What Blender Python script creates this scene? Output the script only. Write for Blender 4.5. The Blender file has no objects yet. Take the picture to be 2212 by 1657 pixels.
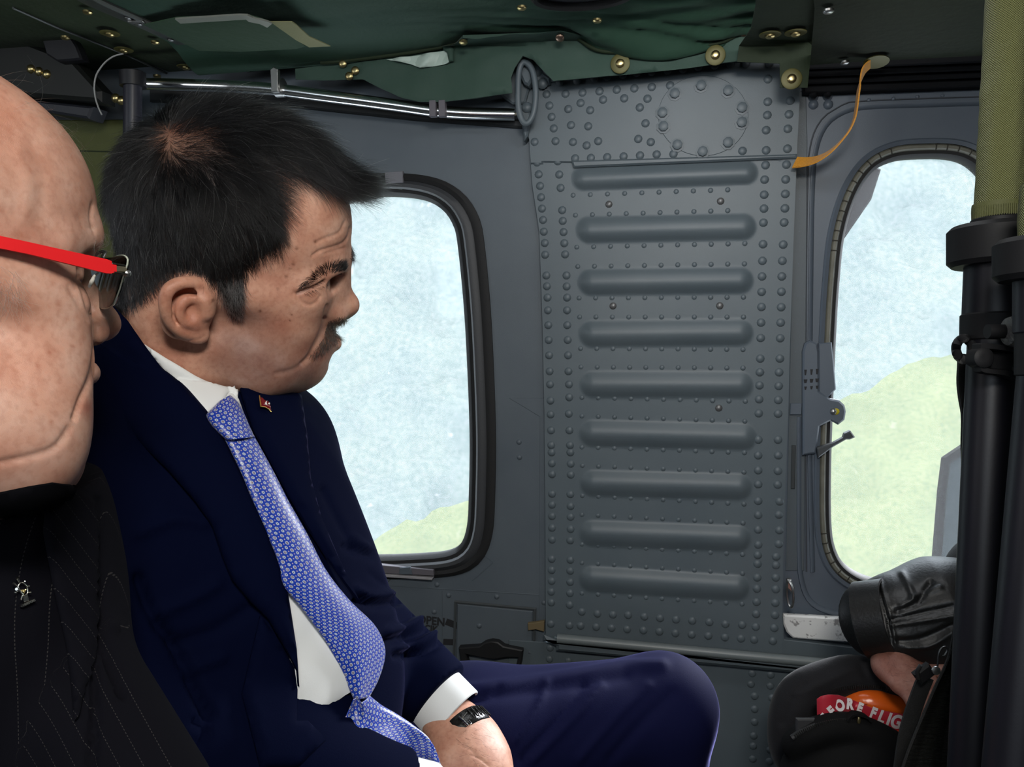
import bpy, bmesh, math, random
import numpy as np
from mathutils import Vector, Matrix, noise
from mathutils.bvhtree import BVHTree
random.seed(7); np.random.seed(7)
D = bpy.data; S = bpy.context.scene; COL = S.collection
R_ = math.radians
# ---------------------------------------------------------------- camera
FP = 1720.4                                     # focal length in pixels of the 2212 x 1657 frame
CAM = Vector((0.0, 0.0, 1.0))
YAW, PITCH = R_(11.0), R_(-5.0)
FWD = Vector((-math.sin(YAW)*math.cos(PITCH), math.cos(YAW)*math.cos(PITCH), math.sin(PITCH)))
RGT = Vector((math.cos(YAW), math.sin(YAW), 0.0))
UPV = RGT.cross(FWD)
cam = D.objects.new('camera', D.cameras.new('camera')); COL.objects.link(cam)
cam.matrix_world = Matrix((( RGT.x, UPV.x, -FWD.x, CAM.x), (RGT.y, UPV.y, -FWD.y, CAM.y), (RGT.z, UPV.z, -FWD.z, CAM.z), (0, 0, 0, 1)))
cam.data.sensor_width = 36.0; cam.data.lens = 36.0*FP/2212.0
cam.data.clip_start = 0.02; cam.data.clip_end = 3000
S.camera = cam
# ---------------------------------------------------------------- light
S.view_settings.view_transform = 'Standard'; S.view_settings.look = 'None'
S.view_settings.gamma = 1.0; S.view_settings.exposure = 0.0; S.view_settings.use_curve_mapping = False
w = D.worlds.new('sky'); S.world = w; w.use_nodes = True
w.node_tree.nodes['Background'].inputs[0].default_value = (0.80, 0.90, 1.0, 1)
w.node_tree.nodes['Background'].inputs[1].default_value = 4.6
def lamp(name, kind, loc, aim, energy, color, **kw):
    l = D.lights.new(name, kind); l.energy = energy; l.color = color
    for k, v in kw.items(): setattr(l, k, v)
    o = D.objects.new(name, l); COL.objects.link(o); o.location = loc
    o.rotation_euler = (Vector(aim)-Vector(loc)).to_track_quat('-Z', 'Y').to_euler(); return o
lamp('sun', 'SUN', (40, 46, 29), (0, 0, 0), 15.0, (0.93, 0.95, 1.0), angle=R_(24))
# cabin light under the roof, just above the photographer
lamp('roof_light', 'AREA', (0.10, -0.12, 1.455), (-0.06, 0.85, 0.72), 13.5, (1.0, 0.96, 0.90), shape='RECTANGLE', size=0.30, size_y=0.20)
lamp('wall_raking_fill', 'AREA', (0.16, 0.98, 1.452), (0.12, 1.30, 0.80), 2.1, (0.95, 0.97, 1.0), shape='RECTANGLE', size=0.55, size_y=0.12)  # added lamp that rakes light down the far wall
lamp('left_fill', 'AREA', (-1.75, 0.15, 1.28), (-0.30, 1.00, 1.18), 3.2, (0.92, 0.96, 1.0), shape='RECTANGLE', size=0.45, size_y=0.35)  # added lamp for rail highlights; the left wall holds no window
S.cycles.max_bounces = 6; S.cycles.transparent_max_bounces = 12
S.cycles.sample_clamp_indirect = 4.0; S.cycles.caustics_reflective = False; S.cycles.caustics_refractive = False
# ---------------------------------------------------------------- pixel helpers
def ray(px, py): return FWD + RGT*((px-1106.0)/FP) + UPV*((828.5-py)/FP)
def P(px, py, d): return CAM + ray(px, py)*d
WY = 1.45
def Wp(px, py, off=0.0):                        # point of the far wall (plane y = WY + off)
    r = ray(px, py); return CAM + r*((WY+off)/r.y)
CZ = 1.48
def Cp(px, py, off=0.0):                        # point of the ceiling
    r = ray(px, py); return CAM + r*((CZ+off-CAM.z)/r.z)
def unproj(p):
    v = Vector(p)-CAM; d = v.dot(FWD); return (1106+FP*v.dot(RGT)/d, 828.5-FP*v.dot(UPV)/d, d)
# ---------------------------------------------------------------- materials
MATS = {}
def M(name, col, rough=0.5, metal=0.0, bump=None, var=None, spec=0.5, sheen=0.0, sss=None, coat=0.0, aniso=0.0):
    if name in MATS: return MATS[name]
    m = D.materials.new(name); m.use_nodes = True; nt = m.node_tree; b = nt.nodes['Principled BSDF']
    b.inputs['Base Color'].default_value = (*col, 1); b.inputs['Roughness'].default_value = rough
    b.inputs['Metallic'].default_value = metal; b.inputs['Specular IOR Level'].default_value = spec
    if sheen: b.inputs['Sheen Weight'].default_value = sheen; b.inputs['Sheen Roughness'].default_value = 0.4
    if coat: b.inputs['Coat Weight'].default_value = coat; b.inputs['Coat Roughness'].default_value = 0.15
    if sss:
        b.inputs['Subsurface Weight'].default_value = sss[0]; b.inputs['Subsurface Radius'].default_value = (1, .4, .25); b.inputs['Subsurface Scale'].default_value = sss[1]
    tc = nt.nodes.new('ShaderNodeTexCoord')
    if var:                                     # (scale, colour 2, low, high)
        n = nt.nodes.new('ShaderNodeTexNoise'); n.inputs['Scale'].default_value = var[0]; n.inputs['Detail'].default_value = 5
        nt.links.new(tc.outputs['Object'], n.inputs['Vector'])
        r = nt.nodes.new('ShaderNodeValToRGB'); r.color_ramp.elements[0].position = var[2]; r.color_ramp.elements[1].position = var[3]
        r.color_ramp.elements[0].color = (*col, 1); r.color_ramp.elements[1].color = (*var[1], 1)
        nt.links.new(n.outputs['Fac'], r.inputs['Fac']); nt.links.new(r.outputs['Color'], b.inputs['Base Color'])
    if bump:                                    # (scale, strength, distance)
        n2 = nt.nodes.new('ShaderNodeTexNoise'); n2.inputs['Scale'].default_value = bump[0]; n2.inputs['Detail'].default_value = 4
        nt.links.new(tc.outputs['Object'], n2.inputs['Vector'])
        bp = nt.nodes.new('ShaderNodeBump'); bp.inputs['Strength'].default_value = bump[1]; bp.inputs['Distance'].default_value = bump[2]
        nt.links.new(n2.outputs['Fac'], bp.inputs['Height']); nt.links.new(bp.outputs['Normal'], b.inputs['Normal'])
    MATS[name] = m; return m
# ---------------------------------------------------------------- objects
def mk(name, V, F, mat=None, parent=None, smooth=True, uv=None):
    me = D.meshes.new(name); me.from_pydata([tuple(v) for v in V], [], [tuple(f) for f in F]); me.update()
    if smooth: me.polygons.foreach_set('use_smooth', [True]*len(me.polygons))
    if uv is not None:
        l = me.uv_layers.new(name='uv'); li = np.empty(len(me.loops), dtype=np.int32); me.loops.foreach_get('vertex_index', li)
        l.data.foreach_set('uv', np.asarray(uv, dtype=np.float32)[li].ravel())
    if mat: me.materials.append(mat)
    return link(name, me, parent)
def link(name, me, parent=None):
    o = D.objects.new(name, me); COL.objects.link(o)
    if parent: o.parent = parent; o.matrix_parent_inverse = parent.matrix_world.inverted()
    return o
def recalc(o):
    bm = bmesh.new(); bm.from_mesh(o.data); bmesh.ops.recalc_face_normals(bm, faces=bm.faces); bm.to_mesh(o.data); bm.free(); return o
def tag(o, label=None, cat=None, group=None, kind=None):
    if label: o['label'] = label
    if cat: o['category'] = cat
    if group: o['group'] = group
    if kind: o['kind'] = kind
    return o
def empty(name, loc, label=None, cat=None, group=None, kind=None):
    o = D.objects.new(name, None); COL.objects.link(o); o.location = loc; o.empty_display_size = .02
    o.matrix_world = Matrix.Translation(loc)
    return tag(o, label, cat, group, kind)
def autosmooth(o, ang=35):
    me = o.data; bm = bmesh.new(); bm.from_mesh(me)
    for e in bm.edges: e.smooth = not (len(e.link_faces) == 2 and e.calc_face_angle(0) > R_(ang))
    for f in bm.faces: f.smooth = True
    bm.to_mesh(me); bm.free(); return o
# ---------------------------------------------------------------- curve / shape helpers
def cat(pts, n=200, closed=False):              # Catmull-Rom, resampled by arc length
    p = np.array([tuple(q) for q in pts], float); m = len(p)
    if closed: idx = lambda i: i % m
    else: idx = lambda i: min(max(i, 0), m-1)
    segs = m if closed else m-1; out = []
    for i in range(segs):
        a, b, c, d = p[idx(i-1)], p[idx(i)], p[idx(i+1)], p[idx(i+2)]
        for t in np.linspace(0, 1, 12, endpoint=False):
            out.append(.5*((2*b)+(-a+c)*t+(2*a-5*b+4*c-d)*t*t+(-a+3*b-3*c+d)*t**3))
    out.append(p[0] if closed else p[-1]); out = np.array(out)
    L = np.r_[0, np.cumsum(np.linalg.norm(np.diff(out, axis=0), axis=1))]
    t = np.linspace(0, L[-1], n, endpoint=not closed)
    return np.stack([np.interp(t, L, out[:, k]) for k in range(p.shape[1])], 1)
def lin(pts, n):
    p = np.array([tuple(q) for q in pts], float); L = np.r_[0, np.cumsum(np.linalg.norm(np.diff(p, axis=0), axis=1))]
    t = np.linspace(0, L[-1], n); return np.stack([np.interp(t, L, p[:, k]) for k in range(p.shape[1])], 1)
def tube(name, pts, r, mat, parent=None, n=12, closed=False, caps=True, flat=1.0):
    p = [Vector(q) for q in pts]; m = len(p); V = []; F = []
    rr = r if hasattr(r, '__len__') else [r]*m
    t0 = (p[1]-p[0]).normalized(); a = t0.orthogonal().normalized()
    for i in range(m):
        t = ((p[(i+1) % m]-p[i-1]) if closed else (p[min(i+1, m-1)]-p[max(i-1, 0)])).normalized()
        a = (a-t*a.dot(t)).normalized(); b = t.cross(a)
        for k in range(n):
            th = 2*math.pi*k/n; V.append(p[i]+a*(rr[i]*math.cos(th))+b*(rr[i]*flat*math.sin(th)))
    for i in range(m if closed else m-1):
        for k in range(n):
            j = (i+1) % m; F.append((i*n+k, i*n+(k+1) % n, j*n+(k+1) % n, j*n+k))
    if caps and not closed: F.append(tuple(range(n-1, -1, -1))); F.append(tuple((m-1)*n+k for k in range(n)))
    return autosmooth(mk(name, V, F, mat, parent), 50)
def ribbon(name, pts, wdir, half, th, mat, parent=None, uv=False):   # strap: centre line, width directions, half width, thickness
    p = [Vector(q) for q in pts]; m = len(p); V = []; F = []
    wd = [Vector(q) for q in wdir] if hasattr(wdir[0], '__len__') else [Vector(wdir)]*m
    hh = half if hasattr(half, '__len__') else [half]*m; UV = []; L = 0
    for i in range(m):
        t = (p[min(i+1, m-1)]-p[max(i-1, 0)]).normalized(); wv = (wd[i]-t*wd[i].dot(t)).normalized(); nn = t.cross(wv)
        if i: L += (p[i]-p[i-1]).length
        for s, q in ((-1, -1), (-.5, -1), (0, -1), (.5, -1), (1, -1), (1, 1), (.5, 1), (0, 1), (-.5, 1), (-1, 1)):
            V.append(p[i]+wv*(s*hh[i])+nn*(q*th/2)); UV.append((s*hh[i]+.5, L))
    for i in range(m-1):
        for k in range(10): F.append((i*10+k, i*10+(k+1) % 10, (i+1)*10+(k+1) % 10, (i+1)*10+k))
    F.append(tuple(range(9, -1, -1))); F.append(tuple((m-1)*10+k for k in range(10)))
    return autosmooth(recalc(mk(name, V, F, mat, parent, uv=UV if uv else None)), 40)
def inset(poly, d):                             # 2-D polygon offset inwards
    p = np.asarray(poly, float); a = np.roll(p, 1, 0); b = np.roll(p, -1, 0)
    area = .5*np.sum(p[:, 0]*b[:, 1]-b[:, 0]*p[:, 1]); s = 1 if area > 0 else -1
    e1 = p-a; e2 = b-p; e1 /= np.linalg.norm(e1, axis=1)[:, None]+1e-9; e2 /= np.linalg.norm(e2, axis=1)[:, None]+1e-9
    n1 = np.stack([-e1[:, 1], e1[:, 0]], 1)*s; n2 = np.stack([-e2[:, 1], e2[:, 0]], 1)*s
    n = n1+n2; n /= np.maximum((n*n).sum(1), .5)[:, None]*.5
    return p+n*d
def plate3(name, O, ax, ay, az, poly, z0, z1, mat, parent=None, bev=0.001):   # solid from a 2-D polygon: z0 back, z1 front
    poly = np.asarray(poly, float); q = inset(poly, bev); n = len(poly); V = []; F = []
    T = lambda u, z: O+ax*u[0]+ay*u[1]+az*z
    sg = 1 if z1 > z0 else -1
    for ring, z in ((poly, z0), (poly, z1-sg*bev), (q, z1)):
        V += [T(u, z) for u in ring]
    for k in range(2):
        for i in range(n): j = (i+1) % n; F.append((k*n+i, k*n+j, (k+1)*n+j, (k+1)*n+i))
    F.append(tuple(range(n-1, -1, -1))); F.append(tuple(2*n+i for i in range(n)))
    return autosmooth(recalc(mk(name, V, F, mat, parent)), 30)
AX, AY, AZ = Vector((1, 0, 0)), Vector((0, 0, 1)), Vector((0, -1, 0))
def wplate(name, px, z0, z1, mat, parent=None, bev=0.001, base=0.0):   # plate on the far wall, traced in pixels
    q = [Wp(x, y, -base) for x, y in px]; O = Vector((0, WY-base, 0))
    return plate3(name, O, AX, AY, AZ, [(v.x, v.z) for v in q], z0, z1, mat, parent, bev)
def wring(name, loops, mat, parent=None, close=True, smooth=40):   # loops: list of (Nx2 wall coords, depth towards the cabin)
    n = len(loops[0][0]); V = []; F = []
    for L, z in loops: V += [(u[0], WY-z, u[1]) for u in L]
    m = len(loops)
    for k in range(m if close else m-1):
        for i in range(n): j = (i+1) % n; kk = (k+1) % m; F.append((k*n+i, k*n+j, kk*n+j, kk*n+i))
    return autosmooth(recalc(mk(name, V, F, mat, parent)), smooth)
def wpath(px, n, closed=True, base=0.0):
    q = [Wp(x, y, -base) for x, y in px]; return cat([(v.x, v.z) for v in q], n, closed)
def frame_around(hole, rect):                   # loop on a rectangle, one point per point of the hole
    c = hole.mean(0); out = []
    x0, x1, z0, z1 = rect
    for p in hole:
        d = p-c; t = min([(x1-c[0])/d[0] if d[0] > 1e-9 else ((x0-c[0])/d[0] if d[0] < -1e-9 else 1e9),
                          (z1-c[1])/d[1] if d[1] > 1e-9 else ((z0-c[1])/d[1] if d[1] < -1e-9 else 1e9)])
        out.append(c+d*t)
    out = np.array(out)
    for cx in (x0, x1):
        for cz in (z0, z1):
            i = np.argmin(((out-(cx, cz))**2).sum(1)); out[i] = (cx, cz)
    return out
def lathe(name, prof, mat, parent=None, n=16, M4=None):   # profile (radius, height) around z
    V = []; F = []; m = len(prof)
    for r, z in prof:
        for k in range(n): V.append((r*math.cos(2*math.pi*k/n), r*math.sin(2*math.pi*k/n), z))
    for i in range(m-1):
        for k in range(n): F.append((i*n+k, i*n+(k+1) % n, (i+1)*n+(k+1) % n, (i+1)*n+k))
    F.append(tuple(range(n-1, -1, -1))); F.append(tuple((m-1)*n+k for k in range(n)))
    if M4 is not None: V = [M4 @ Vector(v) for v in V]
    return autosmooth(mk(name, V, F, mat, parent), 40)
def basis(o, z, x=None):                        # matrix with given z axis
    z = Vector(z).normalized(); x = Vector(x) if x else z.orthogonal(); x = (x-z*x.dot(z)).normalized(); y = z.cross(x)
    return Matrix(((x.x, y.x, z.x, o[0]), (x.y, y.y, z.y, o[1]), (x.z, y.z, z.z, o[2]), (0, 0, 0, 1)))
def shared(o, src, M4, parent, name=None):
    c = D.objects.new(name or src.name.split('.')[0], src.data); COL.objects.link(c); c.parent = parent
    c.matrix_parent_inverse = parent.matrix_world.inverted(); c.matrix_basis = M4; return c
def boxm(name, O, ax, ay, az, lo, hi, mat, parent=None, bev=.002):
    x0, y0, z0 = lo; x1, y1, z1 = hi
    return plate3(name, O, ax, ay, az, [(x0, y0), (x1, y0), (x1, y1), (x0, y1)], z0, z1, mat, parent, bev)
# ================================================================ SETTING
GREY = M('grey_wall_paint', (.084, .103, .122), .5, 0, (900, .25, .0006), (9, (.098, .118, .136), .35, .7))
GREYL = M('grey_door_paint', (.088, .108, .136), .45, 0, (700, .2, .0006), (6, (.100, .122, .150), .35, .7))
BLACKR = M('black_rubber', (.0035, .0035, .004), .7, 0, (300, .3, .001))
DGREY = M('dark_grey_frame', (.034, .036, .040), .55, 0, (300, .3, .001))
def liner(name, col, col2):
    m = M(name, col, .62, 0, (55, .35, .004), (4, col2, .3, .75), spec=.16, sheen=.04); return m
GREEN = liner('green_liner_cloth', (.024, .058, .036), (.034, .070, .050))
OLIVE = liner('olive_liner_panel', (.026, .038, .016), (.032, .050, .024))
DKGREEN = liner('dark_green_trim', (.020, .030, .015), (.026, .038, .020))
BRASS = M('brass', (.52, .42, .20), .32, 1.0)
BRONZE = M('old_bronze', (.35, .24, .18), .35, 1.0)
CHROME = M('chrome', (.80, .81, .81), .20, 1.0)
STEEL = M('worn_steel', (.45, .45, .44), .35, 1.0, (200, .2, .001))
BLACK = M('black_paint', (.010, .010, .013), .45)
ALU = M('bare_aluminium', (.82, .82, .80), .42, .1, (120, .3, .001), (90, (.34, .33, .32), .58, .64))

# ---- shell: floor, ceiling, the near wall behind the photographer
def slab(name, lo, hi, mat):
    O = Vector((0, 0, 0)); o = plate3(name, O, Vector((1, 0, 0)), Vector((0, 1, 0)), Vector((0, 0, 1)), [(lo[0], lo[1]), (hi[0], lo[1]), (hi[0], hi[1]), (lo[0], hi[1])], lo[2], hi[2], mat, None, .001)
    return tag(o, kind='structure')
FLOORM = M('dark_floor', (.05, .055, .05), .7, 0, (200, .3, .002))
slab('floor', (-2.2, -1.35, -.08), (2.2, 1.60, 0.0), FLOORM)
slab('ceiling', (-2.2, -1.35, CZ+.004), (2.2, 1.62, CZ+.07), OLIVE)
slab('wall_left', (-2.25, -1.35, 0), (-2.2, 1.62, CZ+.07), GREY)
slab('wall_right', (2.2, -1.35, 0), (2.25, 1.62, CZ+.07), GREY)
for nm, lo, hi in (('wall_front', (-2.2, -1.35, 0), (2.2, -1.30, .98)), ('trim_1', (.55, -1.35, .98), (2.2, -1.30, CZ)), ('trim_2', (-2.2, -1.35, .98), (-1.25, -1.30, CZ))):
    slab(nm, lo, hi, GREY)

# ---- far wall: gunner window sheet, ribbed panel, lower sheet, door
GL1 = [(560, 432), (700, 426), (830, 421), (905, 428), (950, 450), (975, 485), (985, 530), (998, 660), (1006, 800), (1011, 950), (1009, 1080), (1005, 1140), (992, 1178), (962, 1197), (900, 1204), (800, 1207), (640, 1204), (540, 1198), (500, 1160), (492, 1000), (490, 750), (498, 520), (515, 455)]
g1 = wpath(GL1, 200)
# window trim profiles grow outwards from the glass edge, a little wider on the right as in the photo
def grow(loop, d, extra=0.0):
    q = inset(loop, -d); c = loop.mean(0); q[:, 0] += extra*np.clip((q[:, 0]-c[0])/.2, 0, 1); return q
g_a, g_b, g_c, g_d = g1, grow(g1, .0115, .0045), grow(g1, .027, .010), grow(g1, .0395, .015)
hole = grow(g1, .0385, .015)
zlo, zhi = 0.02, CZ+.03
XL, XR = -2.2, Wp(1185, 800).x
rect = frame_around(hole, (XL, XR, zlo, zhi))
wall = wring('wall_back', [(hole, 0.0), (rect, 0.0), (rect, -.05), (hole, -.05)], GREY)
tag(wall, kind='structure')
win1 = empty('window_1', (float(g1.mean(0)[0]), WY, float(g1.mean(0)[1])), kind='structure')
wring('outer_seal', [(g_c, -.010), (g_c, .004), ((g_c+g_d)/2, .007), (g_d, .004), (g_d, -.010)], BLACKR, win1)
wring('window_frame', [(g_b, -.020), (g_b, .001), ((g_b*.8+g_c*.2), .006), ((g_b*.4+g_c*.6), .007), (g_c, .002), (g_c, -.020)], DGREY, win1)
wring('inner_seal', [(g_a, -.030), (g_a, -.012), ((g_a+g_b)/2, -.004), (g_b, -.003), (g_b, -.030)], BLACKR, win1)
# clear acrylic: a little milky scatter stands in for the haze outside
GLASS = D.materials.new('haze_acrylic'); GLASS.use_nodes = True
nt = GLASS.node_tree; nt.nodes.clear()
o_ = nt.nodes.new('ShaderNodeOutputMaterial'); mx = nt.nodes.new('ShaderNodeMixShader'); tr = nt.nodes.new('ShaderNodeBsdfTransparent'); tl = nt.nodes.new('ShaderNodeBsdfTranslucent')
mx2 = nt.nodes.new('ShaderNodeMixShader'); gl = nt.nodes.new('ShaderNodeBsdfGlossy'); gl.inputs['Roughness'].default_value = .05
tl.inputs[0].default_value = (.95, .97, 1, 1); mx.inputs[0].default_value = .015; mx2.inputs[0].default_value = .015
nt.links.new(tr.outputs[0], mx.inputs[1]); nt.links.new(tl.outputs[0], mx.inputs[2]); nt.links.new(mx.outputs[0], mx2.inputs[1]); nt.links.new(gl.outputs[0], mx2.inputs[2]); nt.links.new(mx2.outputs[0], o_.inputs[0])
def pane(name, loop, y0, y1, parent):
    n = len(loop); V = [(u[0], WY-y0, u[1]) for u in loop]+[(u[0], WY-y1, u[1]) for u in loop]
    F = [tuple(range(n)), tuple(range(2*n-1, n-1, -1))]+[(i, (i+1) % n, n+(i+1) % n, n+i) for i in range(n)]
    o = mk(name, V, F, GLASS, parent, smooth=False); recalc(o); return o
pane('pane', (g_a+g_b)/2, -.026, -.022, win1)
# small clips and the bright trim under window 1
PAPER = M('grey_tape', (.16, .16, .18), .6)
wplate('clip', [(834, 374), (873, 371), (874, 396), (836, 398)], 0, .009, PAPER, win1)
TRIMP = M('scuffed_light_trim', (.30, .29, .30), .5, 0, (200, .3, .001))
TAPE2 = M('grey_plastic_strip', (.12, .11, .125), .5)
wplate('sill_strip', [(815, 1216), (940, 1227), (941, 1240), (815, 1234)], 0, .012, TAPE2, win1)
wplate('sill_lip', [(815, 1234), (940, 1243), (938, 1248), (815, 1240)], 0, .016, TRIMP, win1)
wplate('sill_clip', [(868, 1222), (891, 1220), (896, 1237), (866, 1236)], .010, .014, GREY, win1)
# fasteners of the sheet (screws) and access door with its handle
def dome(name, r, h, mat, n=10, rings=3):
    prof = [(r, 0)]+[(r*math.cos(a), h*math.sin(a)) for a in np.linspace(0, math.pi/2, rings+1)[:-1]]+[(r*.12, h)]
    o = lathe(name, prof, mat, None, n); return o
def wM(px, py, base=0.0, s=1.0):
    v = Wp(px, py, -base); return Matrix.Translation(v) @ Matrix(((1, 0, 0, 0), (0, 0, -1, 0), (0, 1, 0, 0), (0, 0, 0, 1))) @ Matrix.Scale(s, 4)
scr = None
def put(src_box, name, px, py, base, parent, r, h, mat, s=1.0):
    if name not in src_box:
        o = dome(name, r, h, mat); src_box[name] = o; o.parent = parent; o.matrix_parent_inverse = parent.matrix_world.inverted(); o.matrix_basis = wM(px, py, base, s); return o
    return shared(None, src_box[name], wM(px, py, base, s), parent, name)
box1 = {}
for x, y in ((838, 1251), (944, 1263), (969, 1286), (1073, 1289), (938, 1322), (1175, 1302), (1121, 955), (1122, 988), (1172, 1410)):
    put(box1, 'screw', x, y, 0, wall, .0052, .003, GREY)
acc = empty('access_door', Wp(1070, 1400), kind=None)
acc.parent = wall
wplate('door_panel', [(988, 1303), (1152, 1319), (1146, 1560), (984, 1555)], -.004, .0035, GREY, acc, .002)
for L in ([(982, 1300), (1158, 1316)], [(1156, 1316), (1150, 1500)], [(984, 1300), (978, 1500)]):
    tube('door_seam', [Wp(*L[0], -.002), Wp(*L[1], -.002)], .0028, M('seam_shadow_paint', (.05, .058, .062), .7), acc, 6)
HB = M('black_handle_plastic', (.008, .008, .009), .5)
wplate('pull_handle', [(996, 1391), (1040, 1388), (1052, 1380), (1066, 1377), (1080, 1379), (1092, 1388), (1133, 1396), (1130, 1412), (1100, 1411), (1072, 1416), (1050, 1413), (1012, 1405), (1016, 1425), (1024, 1437), (1035, 1440), (1060, 1436), (1085, 1437), (1110, 1443), (1120, 1425), (1123, 1410), (1133, 1400), (1130, 1425), (1120, 1450), (1095, 1456), (1050, 1456), (1025, 1452), (1010, 1440), (1000, 1420)], .004, .02, HB, acc, .002)
for x, y in ((1035, 1352), (1144, 1409)): put(box1, 'screw', x, y, .0035, acc, .0052, .003, GREY)
acc2 = M('tan_tape', (.16, .12, .06), .7)
wplate('tape_tab', [(1142, 1342), (1160, 1340), (1178, 1337), (1177, 1360), (1160, 1355), (1143, 1357)], .003, .012, acc2, wall)
def wtext(txt, px, py, h_px, mat, parent, base=.001, rot=0.0, name='lettering', sx=1.0, W=None):
    cu = D.curves.new(name, 'FONT'); cu.body = txt; cu.extrude = .0003; cu.align_x = 'LEFT'
    v = Wp(px, py, -base); hh = (Wp(px, py-h_px, -base)-v).length; cu.size = hh/.70; cu.offset = .0006
    o = D.objects.new(name, cu); COL.objects.link(o)
    o.matrix_world = (W or (Matrix.Translation(v) @ Matrix.Rotation(math.pi/2, 4, 'X') @ Matrix.Rotation(rot, 4, 'Z'))) @ Matrix.Diagonal((sx, 1, 1, 1))
    dg = bpy.context.evaluated_depsgraph_get(); me = D.meshes.new_from_object(o.evaluated_get(dg)); mw = o.matrix_world.copy()
    D.objects.remove(o); me.transform(mw); me.materials.clear(); me.materials.append(mat); return link(name, me, parent)
INK = M('black_stencil_paint', (.012, .012, .014), .7)
wtext('OPEN', 901, 1345, 17, INK, wall, rot=R_(-3), sx=.95)
wtext('AÇIK', 905, 1361, 13, INK, wall, rot=R_(-3), sx=.95)
wtext('CLOSE', 893, 1394, 14, INK, wall, rot=R_(-3), sx=.8)
wplate('painted_mark', [(966, 1336), (990, 1345), (986, 1359), (961, 1349)], 0, .0006, INK, wall, .0002)
wplate('painted_mark', [(958, 1380), (985, 1381), (984, 1394), (957, 1393)], 0, .0006, INK, wall, .0002)
for L in ([(800, 1262), (950, 1272), (1165, 1285)], [(955, 1275), (955, 1420)], [(1040, 1195), (1065, 1215), (1020, 1255)]):
    tube('sheet_joint', [Wp(x, y) for x, y in L], .0010, GREY, wall, 6)
for L in ([(1163, 700), (1168, 1300)],):
    wplate('sheet_overlap', [(1100, 860), (1180, 860), (1182, 1480), (1164, 1480), (1166, 900)], 0, .0010, GREY, wall, .0005)

# ---- ribbed centre panel (pressed beads, rivets)
PB = .016                                       # how far the panel stands proud of the sheet
Lc = lin([(1128, 130), (1137, 180), (1140, 290), (1150, 400), (1165, 500), (1172, 700), (1176, 900), (1178, 1100), (1179, 1368), (1179, 1700)], 60)
def edge_x(pts, y): p = np.array(pts, float); return np.interp(y, p[:, 1], p[:, 0])
LE = [(1118, 120), (1137, 280), (1143, 300), (1150, 400), (1165, 500), (1172, 700), (1176, 900), (1178, 1100), (1179, 1368)]
RE = [(1732, 100), (1728, 200), (1722, 320), (1715, 500), (1708, 700), (1702, 900), (1697, 1050), (1692, 1200), (1690, 1330), (1690, 1400)]
BEADS = [(1240, 387, 1632, 372, 21), (1250, 497, 1628, 489, 24), (1254, 610, 1622, 605, 24), (1256, 722, 1622, 718, 24), (1258, 831, 1622, 832, 24), (1256, 936, 1630, 945, 24), (1258, 1044, 1620, 1053, 24), (1256, 1152, 1618, 1165, 24), (1255, 1250, 1615, 1272, 24)]
nu, nv = 150, 320
V = []; F = []
yt = lambda u: 128+u*0                          # top hidden under the liner skirt
for j in range(nv+1):
    for i in range(nu+1):
        s = i/nu; t = j/nv
        yb = 1374+44*s; py = 120+(yb-120)*t
        xl, xr = edge_x(LE, py), edge_x(RE, py); px = xl+(xr-xl)*s
        h = PB
        if py < 352-10*s: h += .0035           # upper doubler sheet
        for bx0, by0, bx1, by1, hw in BEADS:
            ax, ay = bx1-bx0, by1-by0; L = math.hypot(ax, ay); ux, uy = ax/L, ay/L
            du = (px-bx0)*ux+(py-by0)*uy; dv = -(px-bx0)*uy+(py-by0)*ux
            cu_ = min(max(du, hw), L-hw); r = math.hypot(du-cu_, dv)/hw
            if r < 1.2: q_ = r/1.2; h += .0095*(1-q_*q_)**1.25
        V.append(Wp(px, py, -h))
for j in range(nv):
    for i in range(nu): a = j*(nu+1)+i; F.append((a, a+1, a+nu+2, a+nu+1))
nF = len(V)                                     # turned edges back to the wall
rim = [j*(nu+1) for j in range(nv+1)]+[nv*(nu+1)+i for i in range(1, nu+1)]+[j*(nu+1)+nu for j in range(nv-1, -1, -1)]
for k in rim: V.append(Vector((V[k][0], WY, V[k][2])))
for q in range(len(rim)-1): F.append((rim[q+1], rim[q], nF+q, nF+q+1))
PANEL = M('ribbed_panel_paint', (.088, .112, .128), .46, 0, (1100, .22, .0005), (7, (.104, .128, .142), .35, .72))
panel = autosmooth(recalc(mk('ribbed_panel', V, F, PANEL, wall)), 40)
# drip edge above the first bead and circular cover
wplate('drip_edge', [(1237, 352), (1718, 338), (1717, 347), (1242, 367)], PB, PB+.008, PANEL, wall, .003)
cc = [(1518+96*math.cos(a), 256+86*math.sin(a)) for a in np.linspace(0, 2*math.pi, 49)[:-1]]
wplate('round_cover', cc, PB+.003, PB+.0048, PANEL, wall, .0008)
# top angle strip with its own rivets
wplate('top_angle', [(1150, 165), (1188, 187), (1370, 168), (1385, 160), (1500, 150), (1515, 146), (1695, 138), (1695, 100), (1150, 110)], PB+.004, PB+.010, PANEL, wall, .001)
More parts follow.
